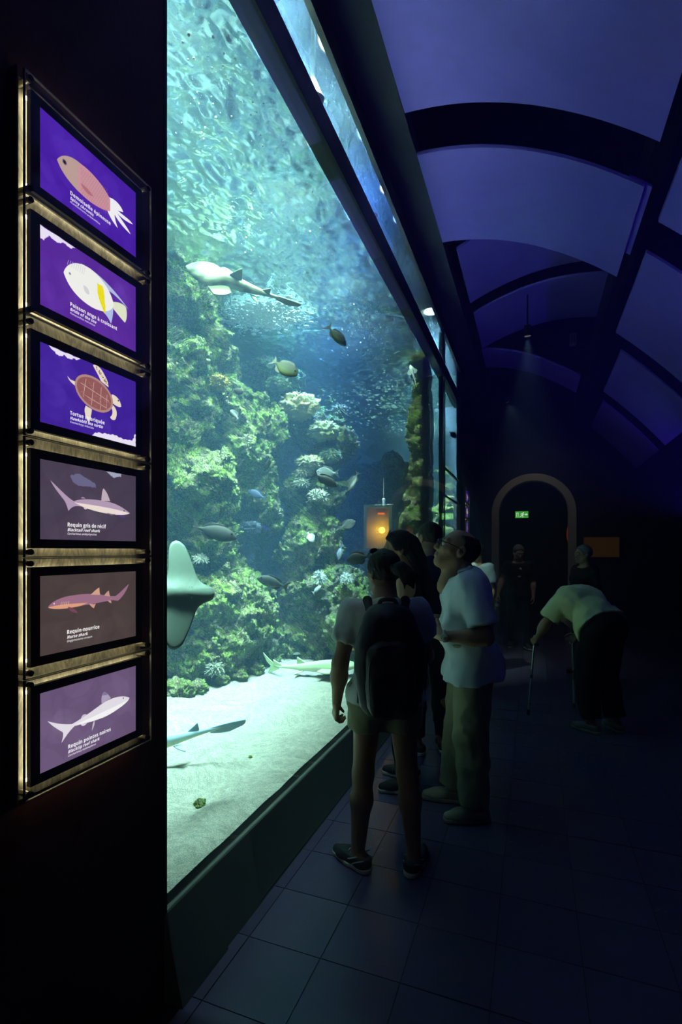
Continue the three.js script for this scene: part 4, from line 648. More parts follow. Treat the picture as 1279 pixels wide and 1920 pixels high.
  // shoes
  for (const s of ['L', 'R']) {
    const a = J['an' + s], t = toe(s), y0 = a.y - 0.085, M4 = frame(t.clone().cross(V(0, 1, 0)).negate(), V(0, 1, 0), t).setPosition(a.x, y0, a.z), sh = o.shoes ?? {}, open = sh.low ? 0.07 : 0.095;
    const up_ = blend([cap(V(0, 0.045, -0.045), V(0, 0.042, 0.05), 0.040, 0.040), cap(V(0, 0.042, 0.05), V(0.004, 0.03, 0.155), 0.042, 0.030), cap(V(0, 0.05, -0.03), V(0, open, -0.015), 0.042, 0.046), cap(V(-0.018, 0.03, 0.10), V(0.018, 0.03, 0.10), 0.032)], 0.03);
    const g = nets((x, y, z) => Math.max(smax(up_(x, y, z), 0.022 - y, 0.008), y - open), [-0.08, 0, -0.12], [0.08, 0.16, 0.21], near ? 0.0065 : 0.011); g.applyMatrix4(M4);
    const shoe = part('shoe', g, mat(col(sh.color ?? 0x2a2a2c), 0.7), root);
    const sf = blend([cap(V(0, 0.02, -0.05), V(0.002, 0.02, 0.05), 0.042, 0.040), cap(V(0.002, 0.02, 0.05), V(0.004, 0.02, 0.155), 0.046, 0.032)], 0.02), sg = nets((x, y, z) => Math.max(smax(sf(x, y, z), y - 0.028, 0.004), 0.0005 - y), [-0.08, -0.02, -0.12], [0.08, 0.06, 0.21], near ? 0.0065 : 0.011); sg.applyMatrix4(M4);
    part('sole', sg, mat(col(sh.sole ?? 0xb9b6ae), 0.75), shoe);
    if (near && sh.trim) { const st = []; for (let k = 0; k < 4; k++) st.push(tube([[-0.03, 0.064 - k * 0.008, 0.035 + k * 0.022], [0, 0.086 - k * 0.011, 0.038 + k * 0.022], [0.03, 0.064 - k * 0.008, 0.035 + k * 0.022]], 0.003, 8, 5)); for (const q of [-1, 1]) st.push(tube([[q * 0.04, 0.035, 0.06], [q * 0.046, 0.06, 0.01], [q * 0.047, 0.09, -0.04]], 0.004, 8, 5), tube([[q * 0.043, 0.035, 0.0], [q * 0.047, 0.055, -0.03], [q * 0.03, 0.075, -0.075]], 0.004, 8, 5)); const tg = join(st); tg.applyMatrix4(M4); part('lacing', tg, mat(col(sh.trim), 0.6), shoe); }
  }
  o.extra?.(root, { J, HM, local, sd, up, fw, mk, clothMat, near });
  return root;
}
const ell0 = ell(V(0, -0.045, 0.075), 0.062, 0.075, 0.085);
function glasses(root, local, color, dy = 0, dz = 0, tilt = 0, lens = 0x30383c, thin = 0.0022) {
  const gs = [], T4 = new THREE.Matrix4().makeRotationX(tilt).setPosition(0, dy, dz);
  for (const s of [-1, 1]) { const r = new THREE.TorusGeometry(0.021, thin, 8, 24); r.scale(1.12, 0.86, 1); r.translate(s * 0.032, 0.002, 0.106); gs.push(r); gs.push(tube([[s * 0.055, 0.008, 0.103], [s * 0.078, 0.010, 0.06], [s * 0.086, 0.008, 0.0], [s * 0.084, -0.008, -0.03]], thin, 16, 6)); }
  gs.push(tube([[-0.010, 0.006, 0.108], [0, 0.009, 0.112], [0.010, 0.006, 0.108]], thin, 6, 6));
  const g = join(gs); g.applyMatrix4(T4); const o = part('glasses', local(g), mat(col(color), 0.35), root);
  for (const s of [-1, 1]) { const l = new THREE.CircleGeometry(0.020, 20); l.scale(1.12, 0.86, 1); l.translate(s * 0.032, 0.002, 0.106); l.applyMatrix4(T4); part('lens', local(l), lens === null ? M.glass : mat(col(lens), 0.1), o); }
}
const rad = THREE.MathUtils.degToRad;
// woman with the backpack, seen from behind, looking into the tank
const W1 = { x: 0.515, b: 2.50, yaw: rad(-160), h: 1.60 };
person({ ...W1, label: 'person in pale T-shirt and khaki shorts wearing a backpack, seen from behind', skin: 0x9a7458, bust: true,
  j: { elL: [0.245, 1.09, -0.02], wrL: [0.265, 0.85, 0.07], elR: [-0.225, 1.12, 0.05], wrR: [-0.14, 1.03, 0.25], shL: [0.175, 1.37, -0.015], shR: [-0.175, 1.37, -0.015], hipL: [0.09, 0.90, 0], knL: [0.12, 0.49, 0.0], anL: [0.15, 0.085, -0.03], knR: [-0.12, 0.49, 0.0], anR: [-0.15, 0.085, -0.05], head: [0.01, 1.575, 0.03] },
  toes: { L: 0.75, R: -0.45 }, head: { yaw: rad(28), pitch: rad(4) }, hands: { L: { curl: 0.95, thumb: [0.3, 0, 1] } },
  hair: { color: 0x1c1511, thick: 0.010, front: 0.058, low: -0.05, rough: 0.003, locks: [[[0, 0.015, -0.11], [-0.01, 0.015, -0.16], 0.022, 0.036], [[-0.01, 0.015, -0.16], [-0.03, -0.03, -0.205], 0.038, 0.03], [[-0.03, -0.03, -0.205], [-0.045, -0.08, -0.215], 0.028, 0.008], [[-0.01, -0.02, -0.18], [0.0, -0.085, -0.20], 0.016, 0.004], [[-0.03, 0.02, -0.19], [-0.06, -0.03, -0.235], 0.014, 0.004]] },
  shirt: { color: 0xc4ccc8, sleeve: 0.58, hem: -0.05, loose: 0.016, folds: 0.007 }, pants: { name: 'shorts', color: 0x8f8a6c, to: 0.42, loose: 0.024, top: 0.08, folds: 0.008 }, shoes: { color: 0x2c3136, sole: 0xd0cbc0, trim: 0xb8c0c4, low: true },
  extra: (root, { local }) => glasses(root, local, 0x0c0c0e, 0.052, -0.035, -0.75) });
{ // black backpack on her back
  const bp = thing('backpack', 'black backpack on the back of the person in pale T-shirt', 'backpack', [W1.x, 0, -W1.b], W1.yaw); bp.scale.setScalar(W1.h / 1.7);
  const black = mat(col(0x17141a), 0.6, { bumpMap: cloth, bumpScale: 0.001 }), web = mat(col(0x111013), 0.75), zipm = mat(col(0x2c2630), 0.4);
  const f = (sx, sy, sz, cy, cz, r) => (x, y, z) => { const px = Math.abs(x) - sx * (1 - 0.55 * sstep(0.06, 0.26, y - cy) - 0.35 * sstep(0.08, 0.28, cy - y)) , py = Math.abs(y - cy) - sy, pz = Math.abs(z - cz - 0.03 * sstep(0, 0.3, y - cy)) - sz; return Math.hypot(Math.max(px, 0), Math.max(py, 0), Math.max(pz, 0)) + Math.min(Math.max(px, py, pz), 0) - r; };
  const main = f(0.10, 0.205, 0.035, 1.155, -0.245, 0.07), fr = f(0.07, 0.13, 0.018, 1.09, -0.325, 0.05), n = fold(0.006, 9);
  part('main_compartment', nets((x, y, z) => Math.max(main(x, y, z) + n(x, y, z), z + 0.135), [-0.2, 0.75, -0.45], [0.2, 1.5, -0.05], 0.012), black, bp);
  const pk = part('front_pocket', nets((x, y, z) => smax(fr(x, y, z) + n(x, y, z), z + 0.27, 0.01), [-0.16, 0.8, -0.46], [0.16, 1.36, -0.2], 0.01), black, bp);
  part('zipper', tube([[-0.10, 0.98, -0.375], [-0.10, 1.16, -0.378], [-0.06, 1.24, -0.37], [0.06, 1.24, -0.37], [0.10, 1.16, -0.378], [0.10, 0.98, -0.375]], 0.004, 40, 6), zipm, pk);
  part('zipper', tube([[-0.155, 0.95, -0.26], [-0.15, 1.22, -0.26], [-0.10, 1.385, -0.235], [0, 1.41, -0.225], [0.10, 1.385, -0.235], [0.15, 1.22, -0.26], [0.155, 0.95, -0.26]], 0.0045, 60, 6), zipm, bp);
  part('carry_handle', tube([[-0.045, 1.40, -0.17], [-0.035, 1.445, -0.175], [0.035, 1.445, -0.175], [0.045, 1.40, -0.17]], 0.011, 20, 8), mat(col(0x4a4446), 0.7), bp, 'grey grab loop');
  for (const s of [-1, 1]) { const g = nets(((c) => (x, y, z) => c(x, y, z))(blend([cap(V(s * 0.085, 1.36, -0.16), V(s * 0.10, 1.435, -0.07), 0.022), cap(V(s * 0.10, 1.435, -0.07), V(s * 0.115, 1.40, 0.07), 0.022), cap(V(s * 0.115, 1.40, 0.07), V(s * 0.125, 1.22, 0.13), 0.02), cap(V(s * 0.125, 1.22, 0.13), V(s * 0.155, 1.02, 0.08), 0.013), cap(V(s * 0.155, 1.02, 0.08), V(s * 0.145, 0.96, -0.17), 0.010)], 0.02)), [-0.25, 0.9, -0.25], [0.25, 1.5, 0.2], 0.010); part('shoulder_strap', g, web, bp); }
  const ring = new THREE.TorusGeometry(0.014, 0.003, 8, 20); ring.rotateY(0.9); ring.translate(0.163, 1.155, -0.27); part('strap_ring', ring, mat(col(0xc8ccc8), 0.3, { metalness: 0.8 }), bp, 'small pale ring on the side');
  part('hanging_strap', tube([[-0.13, 0.93, -0.24], [-0.15, 0.86, -0.23], [-0.145, 0.80, -0.24]], 0.007, 10, 6), web, bp);
}
// woman with long dark hair and sunglasses on her head, facing the tank
person({ x: 0.385, b: 3.40, yaw: rad(-80), h: 1.72, label: 'person with long dark hair and black tank top facing the tank', skin: 0xb48a6a, bust: true, j: { head: [0, 1.585, 0.03], elL: [0.22, 1.11, 0.0], wrL: [0.2, 1.0, 0.2], elR: [-0.22, 1.11, 0.0], wrR: [-0.19, 0.95, 0.18] },
  head: { yaw: rad(8), pitch: rad(6) }, toes: { L: 0.2, R: -0.2 },
  hair: { color: 0x0e0b0b, thick: 0.014, front: 0.05, low: -0.06, rough: 0.003, locks: [[[0, 0.03, -0.10], [0.0, -0.10, -0.135], 0.052, 0.052], [[0.0, -0.10, -0.135], [0.0, -0.26, -0.165], 0.052, 0.045], [[0.0, -0.26, -0.165], [0.0, -0.42, -0.17], 0.045, 0.015], [[0.055, -0.02, -0.06], [0.045, -0.14, -0.12], 0.026, 0.03], [[-0.055, -0.02, -0.06], [-0.045, -0.14, -0.12], 0.026, 0.03]] },
  shirt: { color: 0x0e0d10, sleeve: 0, hem: -0.06, loose: 0.008, collar: -0.06 }, pants: { color: 0x101018, loose: 0.012 }, shoes: { color: 0x16161a, sole: 0xd8d8d4, low: true },
  extra: (root, { local }) => glasses(root, local, 0x101012, 0.055, -0.03, -0.7) });
// man in a navy shirt behind her, looking away along the glass
person({ x: 0.44, b: 4.05, yaw: rad(-150), h: 1.82, label: 'person with cropped hair in a dark navy shirt beside the glass', skin: 0xa87c5e, w: 1.06, head: { yaw: rad(22), pitch: rad(-2) }, j: { elL: [0.235, 1.10, 0.02], wrL: [0.17, 1.02, 0.23], elR: [-0.25, 1.10, -0.02], wrR: [-0.17, 1.0, 0.2] },
  hair: { color: 0x2a2018, thick: 0.004, front: 0.045, low: -0.06, rough: 0.0015 }, shirt: { color: 0x1a1c3c, sleeve: 0.66, hem: -0.07, loose: 0.018 }, pants: { color: 0x14161c }, shoes: { color: 0x18181a, sole: 0xc8c8c4, low: true } });
// elderly man in profile, looking up
person({ x: 0.865, b: 3.20, yaw: rad(-74), h: 1.74, label: 'balding person in white polo shirt and khaki trousers looking up at the tank', skin: 0xb08462, w: 1.06, belly: 0.06, headScale: 1.12,
  j: { pelvis: [0, 0.94, -0.01], waist: [0, 1.08, 0.02], chest: [0, 1.27, 0.03], neck: [0, 1.425, 0.045], head: [0, 1.56, 0.09], shL: [0.18, 1.36, 0.03], elL: [0.275, 1.085, -0.03], wrL: [0.235, 1.085, 0.20], shR: [-0.18, 1.36, 0.03], elR: [-0.26, 1.09, 0.02], wrR: [-0.12, 1.14, 0.26], knL: [0.10, 0.49, 0.02], anL: [0.12, 0.085, 0.0], knR: [-0.10, 0.49, 0.05], anR: [-0.11, 0.085, 0.10] },
  toes: { L: 0.12, R: -0.1 }, head: { pitch: rad(-27), yaw: rad(6) }, hands: { L: { curl: 0.9, thumb: [0.1, 1, 0.2], dir: [-0.75, 0.25, 0.6] }, R: { curl: 0.9, thumb: [0, 1, 0.2], dir: [0.75, 0.1, 0.4] } },
  hair: { color: 0x1d1915, thick: 0.006, front: 0.0, low: -0.055, rough: 0.002, bald: true },
  shirt: { color: 0xd4dde2, sleeve: 0.80, hem: -0.13, loose: 0.021, flare: 0.035, folds: 0.008, fs: 7, collar: 0.015 }, pants: { color: 0xa09a78, loose: 0.024, wide: 1.5, folds: 0.008, to: 1.97 }, shoes: { color: 0x9a9680, sole: 0xa8a490, low: true },
  extra: (root, { local, J }) => {
    glasses(root, local, 0x14110f, 0, 0, 0, null, 0.0026);
    const d = J.wrL.clone().sub(J.elL).normalize(), c = J.wrL.clone().addScaledVector(d, -0.012), t = new THREE.TorusGeometry(0.031, 0.006, 8, 24); t.scale(1, 1, 1.5); t.applyQuaternion(new THREE.Quaternion().setFromUnitVectors(V(0, 0, 1), d)); t.translate(c.x, c.y, c.z);
    const w = part('wrist_watch', t, mat(col(0xb8bab4), 0.3, { metalness: 0.8 }), root); const n = V(1, 0, 0).addScaledVector(d, -d.x).normalize();
    part('watch_face', cyl(c.clone().addScaledVector(n, 0.030), c.clone().addScaledVector(n, 0.040), 0.019, 0.018, 20), mat(col(0xe8e8e0), 0.3), w);
    const k = []; for (const s of [-1, 1]) k.push(cap(V(s * 0.062, 1.45, 0.045), V(s * 0.035, 1.42, 0.13), 0.014, 0.012)); k.push(cap(V(-0.055, 1.46, 0.015), V(0.055, 1.46, 0.015), 0.016)); const g = nets(blend(k, 0.02), [-0.12, 1.34, -0.06], [0.12, 1.52, 0.18], 0.008); part('shirt_collar', g, mat(col(0xd4dde2), 0.9), root);
  } });
// visitor in an open light shirt, farther back
person({ x: 0.50, b: 7.1, yaw: rad(-20), h: 1.68, far: true, label: 'person in an open pale blue shirt over a white tee, behind the balding visitor', skin: 0xa87c5e, head: { yaw: rad(-40) }, hair: { color: 0x14100e, thick: 0.012, front: 0.05, low: -0.05 },
  shirt: { color: 0x9fb2bc, sleeve: 0.75, hem: -0.1, loose: 0.02 }, pants: { color: 0x20242c }, shoes: { color: 0x222224 },
  extra: (root, { mk, J }) => { const g = nets(blend([cap(V(0, 1.40, 0.075), V(0, 1.0, 0.125), 0.055, 0.06)], 0.02), [-0.1, 0.92, -0.02], [0.1, 1.48, 0.2], 0.014); part('undershirt', g, mat(col(0xe4e8e8), 0.9), root, 'white tee showing between the shirt fronts'); } });
// visitor in black with a bottle, walking this way
person({ x: 1.0, b: 8.8, yaw: rad(8), h: 1.68, far: true, label: 'person in a black printed T-shirt walking from the arch with a water bottle', skin: 0xa98066, head: { pitch: rad(24), yaw: rad(10) }, hair: { color: 0x6a625a, thick: 0.010, front: 0.055, low: -0.04 }, j: { elR: [-0.26, 1.12, -0.02], wrR: [-0.33, 0.89, 0.05], elL: [0.235, 1.10, -0.04], wrL: [0.22, 0.87, 0.08], knL: [0.1, 0.49, 0.08], anL: [0.12, 0.10, 0.10], anR: [-0.11, 0.085, -0.12] }, hands: { R: { curl: 0.9 } },
  shirt: { color: 0x0c0c0e, sleeve: 0.6, hem: -0.08, loose: 0.018 }, pants: { color: 0x1c2434 }, shoes: { color: 0x202024, sole: 0xc8c4bc },
  extra: (root) => { const g = nets(blend([ell(V(0.01, 1.30, 0.125), 0.03, 0.04, 0.012), ell(V(0.02, 1.235, 0.13), 0.022, 0.045, 0.012), ell(V(-0.005, 1.19, 0.135), 0.025, 0.016, 0.012)], 0.01), [-0.06, 1.12, 0.09], [0.08, 1.37, 0.17], 0.006); part('chest_print', g, mat(col(0xb9b6ae), 0.9), root, 'pale print on the chest'); } });
{ const s = 1.68 / 1.7, p = V(-0.35, 0.79, 0.085).multiplyScalar(s).applyAxisAngle(V(0, 1, 0), rad(8)).add(V(1.0, 0, -8.8)), o = thing('water_bottle', 'small clear water bottle hanging from the hand of the walking visitor', 'bottle', [p.x, p.y - 0.16, p.z]);
  part('bottle_body', new THREE.LatheGeometry([[0, 0], [0.026, 0.002], [0.030, 0.01], [0.030, 0.05], [0.027, 0.055], [0.030, 0.06], [0.030, 0.11], [0.022, 0.135], [0.012, 0.15], [0.012, 0.165]].map((q) => new THREE.Vector2(...q)), 16), mat(col(0xb8c4c8), 0.15, { transmission: 0.6, thickness: 0 }), o); part('bottle_cap', cyl(V(0, 0.163, 0), V(0, 0.185, 0), 0.0145), mat(col(0xd8d8d8), 0.5), o); part('paper_wrap', new THREE.CylinderGeometry(0.0305, 0.0305, 0.04, 16, 1, true).translate(0, 0.085, 0), mat(col(0xc8ccd0), 0.7, { side: THREE.DoubleSide }), o); }
// visitor bent over two walking sticks
const P7 = { x: 1.72, b: 5.10, yaw: rad(-138), h: 1.66 };
person({ ...P7, label: 'person in pale yellow shirt bent forward over two walking sticks', skin: 0xa07a60, w: 1.18,
  j: { pelvis: [0, 0.93, -0.12], waist: [0, 1.04, -0.04], chest: [0, 1.135, 0.12], neck: [0, 1.15, 0.30], head: [0, 1.02, 0.43], shL: [0.18, 1.12, 0.22], elL: [0.27, 0.93, 0.30], wrL: [0.25, 0.78, 0.42], shR: [-0.18, 1.12, 0.22], elR: [-0.27, 0.92, 0.28], wrR: [-0.24, 0.78, 0.40], hipL: [0.095, 0.88, -0.11], knL: [0.11, 0.48, -0.03], anL: [0.12, 0.085, -0.10], hipR: [-0.095, 0.88, -0.11], knR: [-0.11, 0.48, -0.05], anR: [-0.12, 0.085, -0.16] },
  head: { pitch: rad(55) }, hands: { L: { curl: 1.0, dir: [0, -0.6, 0.7] }, R: { curl: 1.0, dir: [0, -0.6, 0.7] } }, hair: { color: 0x2a2622, thick: 0.01, front: 0.05, low: -0.04 },
  shirt: { color: 0xe2e4a8, sleeve: 0.72, hem: 0.0, loose: 0.024, flare: 0.02, folds: 0.009 }, pants: { color: 0x0b0b0f, loose: 0.03, wide: 1.4, to: 1.9 }, shoes: { color: 0x6a6a66, sole: 0x8a8a84, low: true } });
for (const s of [1, -1]) {
  const k = P7.h / 1.7, hp = V(s * 0.25, 0.70, 0.47).multiplyScalar(k).applyAxisAngle(V(0, 1, 0), P7.yaw), ft = V(s * 0.30, 0, 0.50).multiplyScalar(k).applyAxisAngle(V(0, 1, 0), P7.yaw), b = V(P7.x, 0, -P7.b);
  const o = thing('walking_stick', s > 0 ? 'nearer metal walking stick of the bent visitor' : 'farther metal walking stick of the bent visitor', 'walking stick', ft.clone().add(b), 0, 'walking sticks of the bent visitor'), top = hp.clone().sub(ft), dir = top.clone().normalize();
  part('rubber_foot', cyl(V(0, 0, 0), dir.clone().multiplyScalar(0.05), 0.016, 0.012), mat(col(0x2c1c1a), 0.8), o); part('shaft', cyl(dir.clone().multiplyScalar(0.04), top, 0.010, 0.010, 14), mat(col(0xc8ccca), 0.3, { metalness: 0.6 }), o); part('height_clip', cyl(dir.clone().multiplyScalar(0.36), dir.clone().multiplyScalar(0.39), 0.014, 0.014, 14), mat(col(0x303030), 0.5), o);
  const fwd = V(0, 0, 1).applyAxisAngle(V(0, 1, 0), P7.yaw); part('hand_grip', tube([top.clone().addScaledVector(fwd, -0.05).add(V(0, 0.005, 0)), top.clone().add(V(0, 0.012, 0)), top.clone().addScaledVector(fwd, 0.06)], 0.014, 12, 8), mat(col(0x18181a), 0.7), o);
}
// visitor in black farther back on the right: only the head catches light
person({ x: 1.83, b: 7.2, yaw: rad(-60), h: 1.66, far: true, label: 'person in black clothes beyond the bent visitor, only the grey head lit', skin: 0xa98066, head: { yaw: rad(-10) }, hair: { color: 0x7a7672, thick: 0.010, front: 0.055, low: -0.04 }, shirt: { color: 0x0a0a0c, sleeve: 1.9, hem: -0.1, loose: 0.02 }, pants: { color: 0x0a0a0e }, shoes: { color: 0x0c0c0e, sole: 0x141414 } });
// ---------------------------------------------------------------- small things in the tank
const pale = (c) => mat(col(c), 0.9, { bumpMap: rockBump, bumpScale: 0.01 });
function anemone(label, u, v, depth, w, h, c, r) {
  const R = rng(u * 7 + v), o = thing('anemone', label, 'anemone', at(u, v, depth), 0, 'pale anemones on the reef'), wm = w * depth / F / 2, hm = h * depth / F / 2;
  const core = new THREE.IcosahedronGeometry(1, 8), p = core.attributes.position; for (let i = 0; i < p.count; i++) { const x = p.getX(i), y = p.getY(i), z = p.getZ(i), k = 0.75 + 0.18 * N3(x * 2 + u, y * 2, z * 2) + 0.14 * N3b(x * 6, y * 6, z * 6 + v) + 0.08 * N3(x * 15, y * 15, z * 15); p.setXYZ(i, x * wm * k, y * hm * k, z * wm * 0.8 * k); }
  const cg = mergeVertices(core.deleteAttribute('normal').deleteAttribute('uv')); cg.computeVertexNormals(); rockUV(cg, 2); part('base', cg, pale(c), o);
  const ts = []; for (let k = 0; k < 190; k++) { const a = R() * T2, e = R() * 1.9 - 0.6, d = V(Math.cos(a) * Math.cos(e), Math.sin(e), Math.sin(a) * Math.cos(e)), b = V(d.x * wm * 0.75, d.y * hm * 0.75, d.z * wm * 0.6), q = b.clone().addScaledVector(d, 0.012 + 0.03 * R()).add(V((R() - 0.5) * 0.04, -0.025 * R(), (R() - 0.5) * 0.04)); ts.push(cyl(b, q, 0.0055, 0.0025, 5)); }
  const t = part('tentacles', join(ts), pale(c), o); t.userData.kind = 'stuff'; return o;
}
[[560, 762, 6.15, 96, 62, 0xa8a070, 'broad cream anemone bed high on the reef shoulder'], [608, 808, 6.15, 70, 44, 0x98a078, 'cream anemone below the broad bed on the shoulder'], [618, 855, 6.2, 50, 34, 0x809070, 'greenish anemone halfway down the reef shoulder'], [582, 868, 6.1, 60, 34, 0xa0a080, 'cream anemone above the silvery bream'], [570, 884, 6.1, 30, 24, 0xb0ae94, 'small white anemone left of the silvery bream'], [566, 905, 6.1, 28, 22, 0xa8ac98, 'small white anemone low on the shoulder'], [596, 930, 6.05, 40, 30, 0xa8aa98, 'round white anemone below the silvery bream'], [520, 720, 6.2, 60, 30, 0x78864c, 'yellow green anemone at the top of the shoulder'], [408, 718, 5.0, 50, 34, 0x887a38, 'yellow anemone on the crest of the left ridge'], [466, 830, 5.3, 20, 36, 0x90907a, 'narrow pale anemone on the side of the ridge'], [636, 770, 6.3, 34, 24, 0x788880, 'grey green anemone at the right end of the shoulder'], [470, 990, 6.6, 56, 30, 0xa8b4d8, 'bluish white coral lit in the gap behind the mound'], [460, 1040, 6.8, 34, 50, 0x98a8e0, 'blue tinged coral low in the gap behind the mound'], [376, 1048, 5.0, 26, 16, 0xe0e6e2, 'white coral scrap on top of the big boulder'], [404, 1254, 4.75, 34, 26, 0x808878, 'pale coral rubble at the foot of the boulder'], [600, 1084, 5.85, 22, 30, 0xb4c0b8, 'pale coral on the face of the mossy column'], [650, 1085, 5.7, 20, 22, 0xc0ccc0, 'pale coral on the outcrop by the backpack wearer']].forEach(([u, v, d, w, h, c, l]) => anemone(l, u, v, d, w, h, c));
function stone(name, label, u, v, depth, r, m, sink = 0.3) { const g0 = new THREE.IcosahedronGeometry(1, 12), p = g0.attributes.position; for (let i = 0; i < p.count; i++) { const x = p.getX(i), y = p.getY(i), z = p.getZ(i), k = r * (0.85 + 0.22 * N3(x + u, y + v, z) + 0.12 * N3b(x * 3, y * 3, z * 3 + u) + 0.05 * N3(x * 9, y * 9, z * 9)); p.setXYZ(i, x * k, y * k * 0.75, z * k); } const g = mergeVertices(g0.deleteAttribute('normal').deleteAttribute('uv')); g.computeVertexNormals(); rockUV(g, 2); const o = single(name, g, m, label, 'stone', 'stones on the sand'); o.position.copy(at(u, v, depth)); o.position.y = bedH(o.position.x, o.position.z) + r * 0.35; return o; }
stone('pebble', 'small dark stone alone on the bright sand', 375, 1496, 2.62, 0.034, M.rock);
stone('pebble', 'tiny grey stone on the sand beside the shark shadow', 470, 1412, 3.2, 0.014, M.rock);
[[335, 1262, 4.45, 0.15, 'rounded stone at the left foot of the big boulder'], [372, 1285, 4.6, 0.10, 'mossy stone in front of the big boulder'], [445, 1268, 5.0, 0.12, 'knobbly stone at the right foot of the big boulder'], [480, 1262, 5.25, 0.10, 'small stone touching the guitarfish tail'], [418, 1266, 4.85, 0.08, 'small stone beside the pale coral rubble']].forEach(([u, v, d, r, l]) => stone('reef_stone', l, u, v, d, r, M.rock));
// bubbles
{ const R = rng(77), g = new THREE.IcosahedronGeometry(1, 1), list = []; for (let k = 0; k < 520; k++) { const q = R(); let u, v, d; if (q < 0.62) { u = 700 + 75 * (R() + R() - 1); v = 590 + 85 * (R() + R() - 1); d = 4.6 + R() * 1.2; } else { u = 330 + 330 * R(); v = 60 + 420 * R(); d = (4.13 - 1.6) * F / (1032 - v) - 0.02 - 0.25 * R() * R(); } const p = at(u, v, d); if (p.x > -0.15 || p.y > 4.1) continue; list.push([p, 0.003 + 0.006 * R() * R()]); }  // white specks of the upper spread stand in for glints on the water
  const o = new THREE.InstancedMesh(g, mat(col(0xf4fbff), 0.2, { clearcoat: 1 }), list.length), m = new THREE.Matrix4(); list.forEach(([p, s], i) => o.setMatrixAt(i, m.makeScale(s, s, s).setPosition(p))); o.name = 'bubbles_and_glints'; scene.add(o); tag(o, 'tiny white air bubbles under the water surface, the upper ones imitating glints', 'bubbles_and_glints', null, 'stuff'); }
// froth put in to imitate lamp glare on the water surface
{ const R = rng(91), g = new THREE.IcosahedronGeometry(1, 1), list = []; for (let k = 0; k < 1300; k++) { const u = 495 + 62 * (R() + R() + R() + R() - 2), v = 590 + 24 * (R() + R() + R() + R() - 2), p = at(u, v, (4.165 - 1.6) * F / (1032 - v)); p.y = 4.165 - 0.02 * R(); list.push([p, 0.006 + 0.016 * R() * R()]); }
  const o = new THREE.InstancedMesh(g, mat(col(0xf0f8fa), 0.5), list.length), m = new THREE.Matrix4(); list.forEach(([p, s], i) => o.setMatrixAt(i, m.makeScale(s * 1.6, s * 0.5, s * 1.6).setPosition(p))); o.name = 'surface_glare_specks'; scene.add(o); tag(o, 'white froth put in as lamp glare on the water surface above the reef', 'glare_specks', null, 'stuff'); }
// warm lit viewing port on the far side of the tank
{ const p = at(709, 990, 7.3), o = thing('viewing_port', 'small warm lit viewing port shining yellow at the back of the tank', 'window', p), W = 0.36, H = 0.62, dir = p.clone().sub(EYE).setY(0).normalize(); o.rotation.y = Math.atan2(-dir.x, -dir.z);
  const fr = []; for (const s of [-1, 1]) { fr.push(box(s * W / 2 - 0.02, s * W / 2 + 0.02, -H / 2 - 0.02, H / 2 + 0.02, -0.08, 0.05), box(-W / 2, W / 2, s * H / 2 - 0.02, s * H / 2 + 0.02, -0.08, 0.05)); }
  part('frame', join(fr), mat(col(0x4a5030), 0.7), o); part('back_wall', box(-W / 2, W / 2, -H / 2, H / 2, -0.09, -0.08), mat(col(0x8a7a30), 0.8), o); part('pane', box(-W / 2, W / 2, -H / 2, H / 2, 0.02, 0.03), mat(col(0xe8e0a0), 0.15, { transmission: 1, thickness: 0 }), o);
  part('lamp_bulb', new THREE.SphereGeometry(0.045, 16, 12).translate(0.06, -0.03, -0.03), mat(0x000000, 0.5, { emissive: col(0xffe9a0), emissiveIntensity: 9 }), o); const l = new THREE.PointLight(0xffd860, 0.9); l.position.set(0.06, -0.03, -0.03); l.shadow.radius = 2; o.add(l);
  part('red_sign_light', box(0.0, 0.1, 0.2, 0.225, -0.075, -0.06), mat(0x000000, 0.5, { emissive: col(0xff7a20), emissiveIntensity: 2.5 }), o); }
// mooring float hanging in the blue
{ const p = at(720, 942, 6.6), o = thing('thermometer_float', 'small white float on a thin line in the blue water', 'float', p); part('float_body', new THREE.CapsuleGeometry(0.022, 0.07, 4, 12), mat(col(0xdce8ea), 0.5), o); part('line', cyl(V(0, 0.05, 0), V(0, 0.32, 0), 0.003), mat(col(0xc8d4d8), 0.6), o); part('cross_rod', cyl(V(-0.13, -0.03, 0), V(0.13, -0.03, 0), 0.003), mat(col(0xa8b4b8), 0.6), o); }
// blue tube lamp above the water behind the transom
[[-1.35, 6.75, -1.9, 'blue fluorescent tube above the water nearest the viewer'], [-1.35, 6.75, -5.2, 'blue fluorescent tube above the water farther along']].forEach(([x, y, z, l]) => { const o = thing('tube_lamp', l, 'lamp', [x, y, z], 0, 'blue tubes above the tank'); part('batten', box(-0.06, 0.06, 0.03, 0.10, -0.75, 0.75), M.steel, o); part('hanger', join([cyl(V(0, 0.1, -0.6), V(0, 0.6, -0.6), 0.008), cyl(V(0, 0.1, 0.6), V(0, 0.6, 0.6), 0.008)]), M.steel, o); part('lamp_tube', cyl(V(0, 0, -0.72), V(0, 0, 0.72), 0.02, 0.02, 12), mat(0x000000, 0.5, { emissive: col(0x6f86ff), emissiveIntensity: 4 }), o); const a = new THREE.RectAreaLight(0x6f86ff, 5, 0.1, 1.44); a.position.set(0, -0.03, 0); a.rotation.x = -Math.PI / 2; o.add(a); });
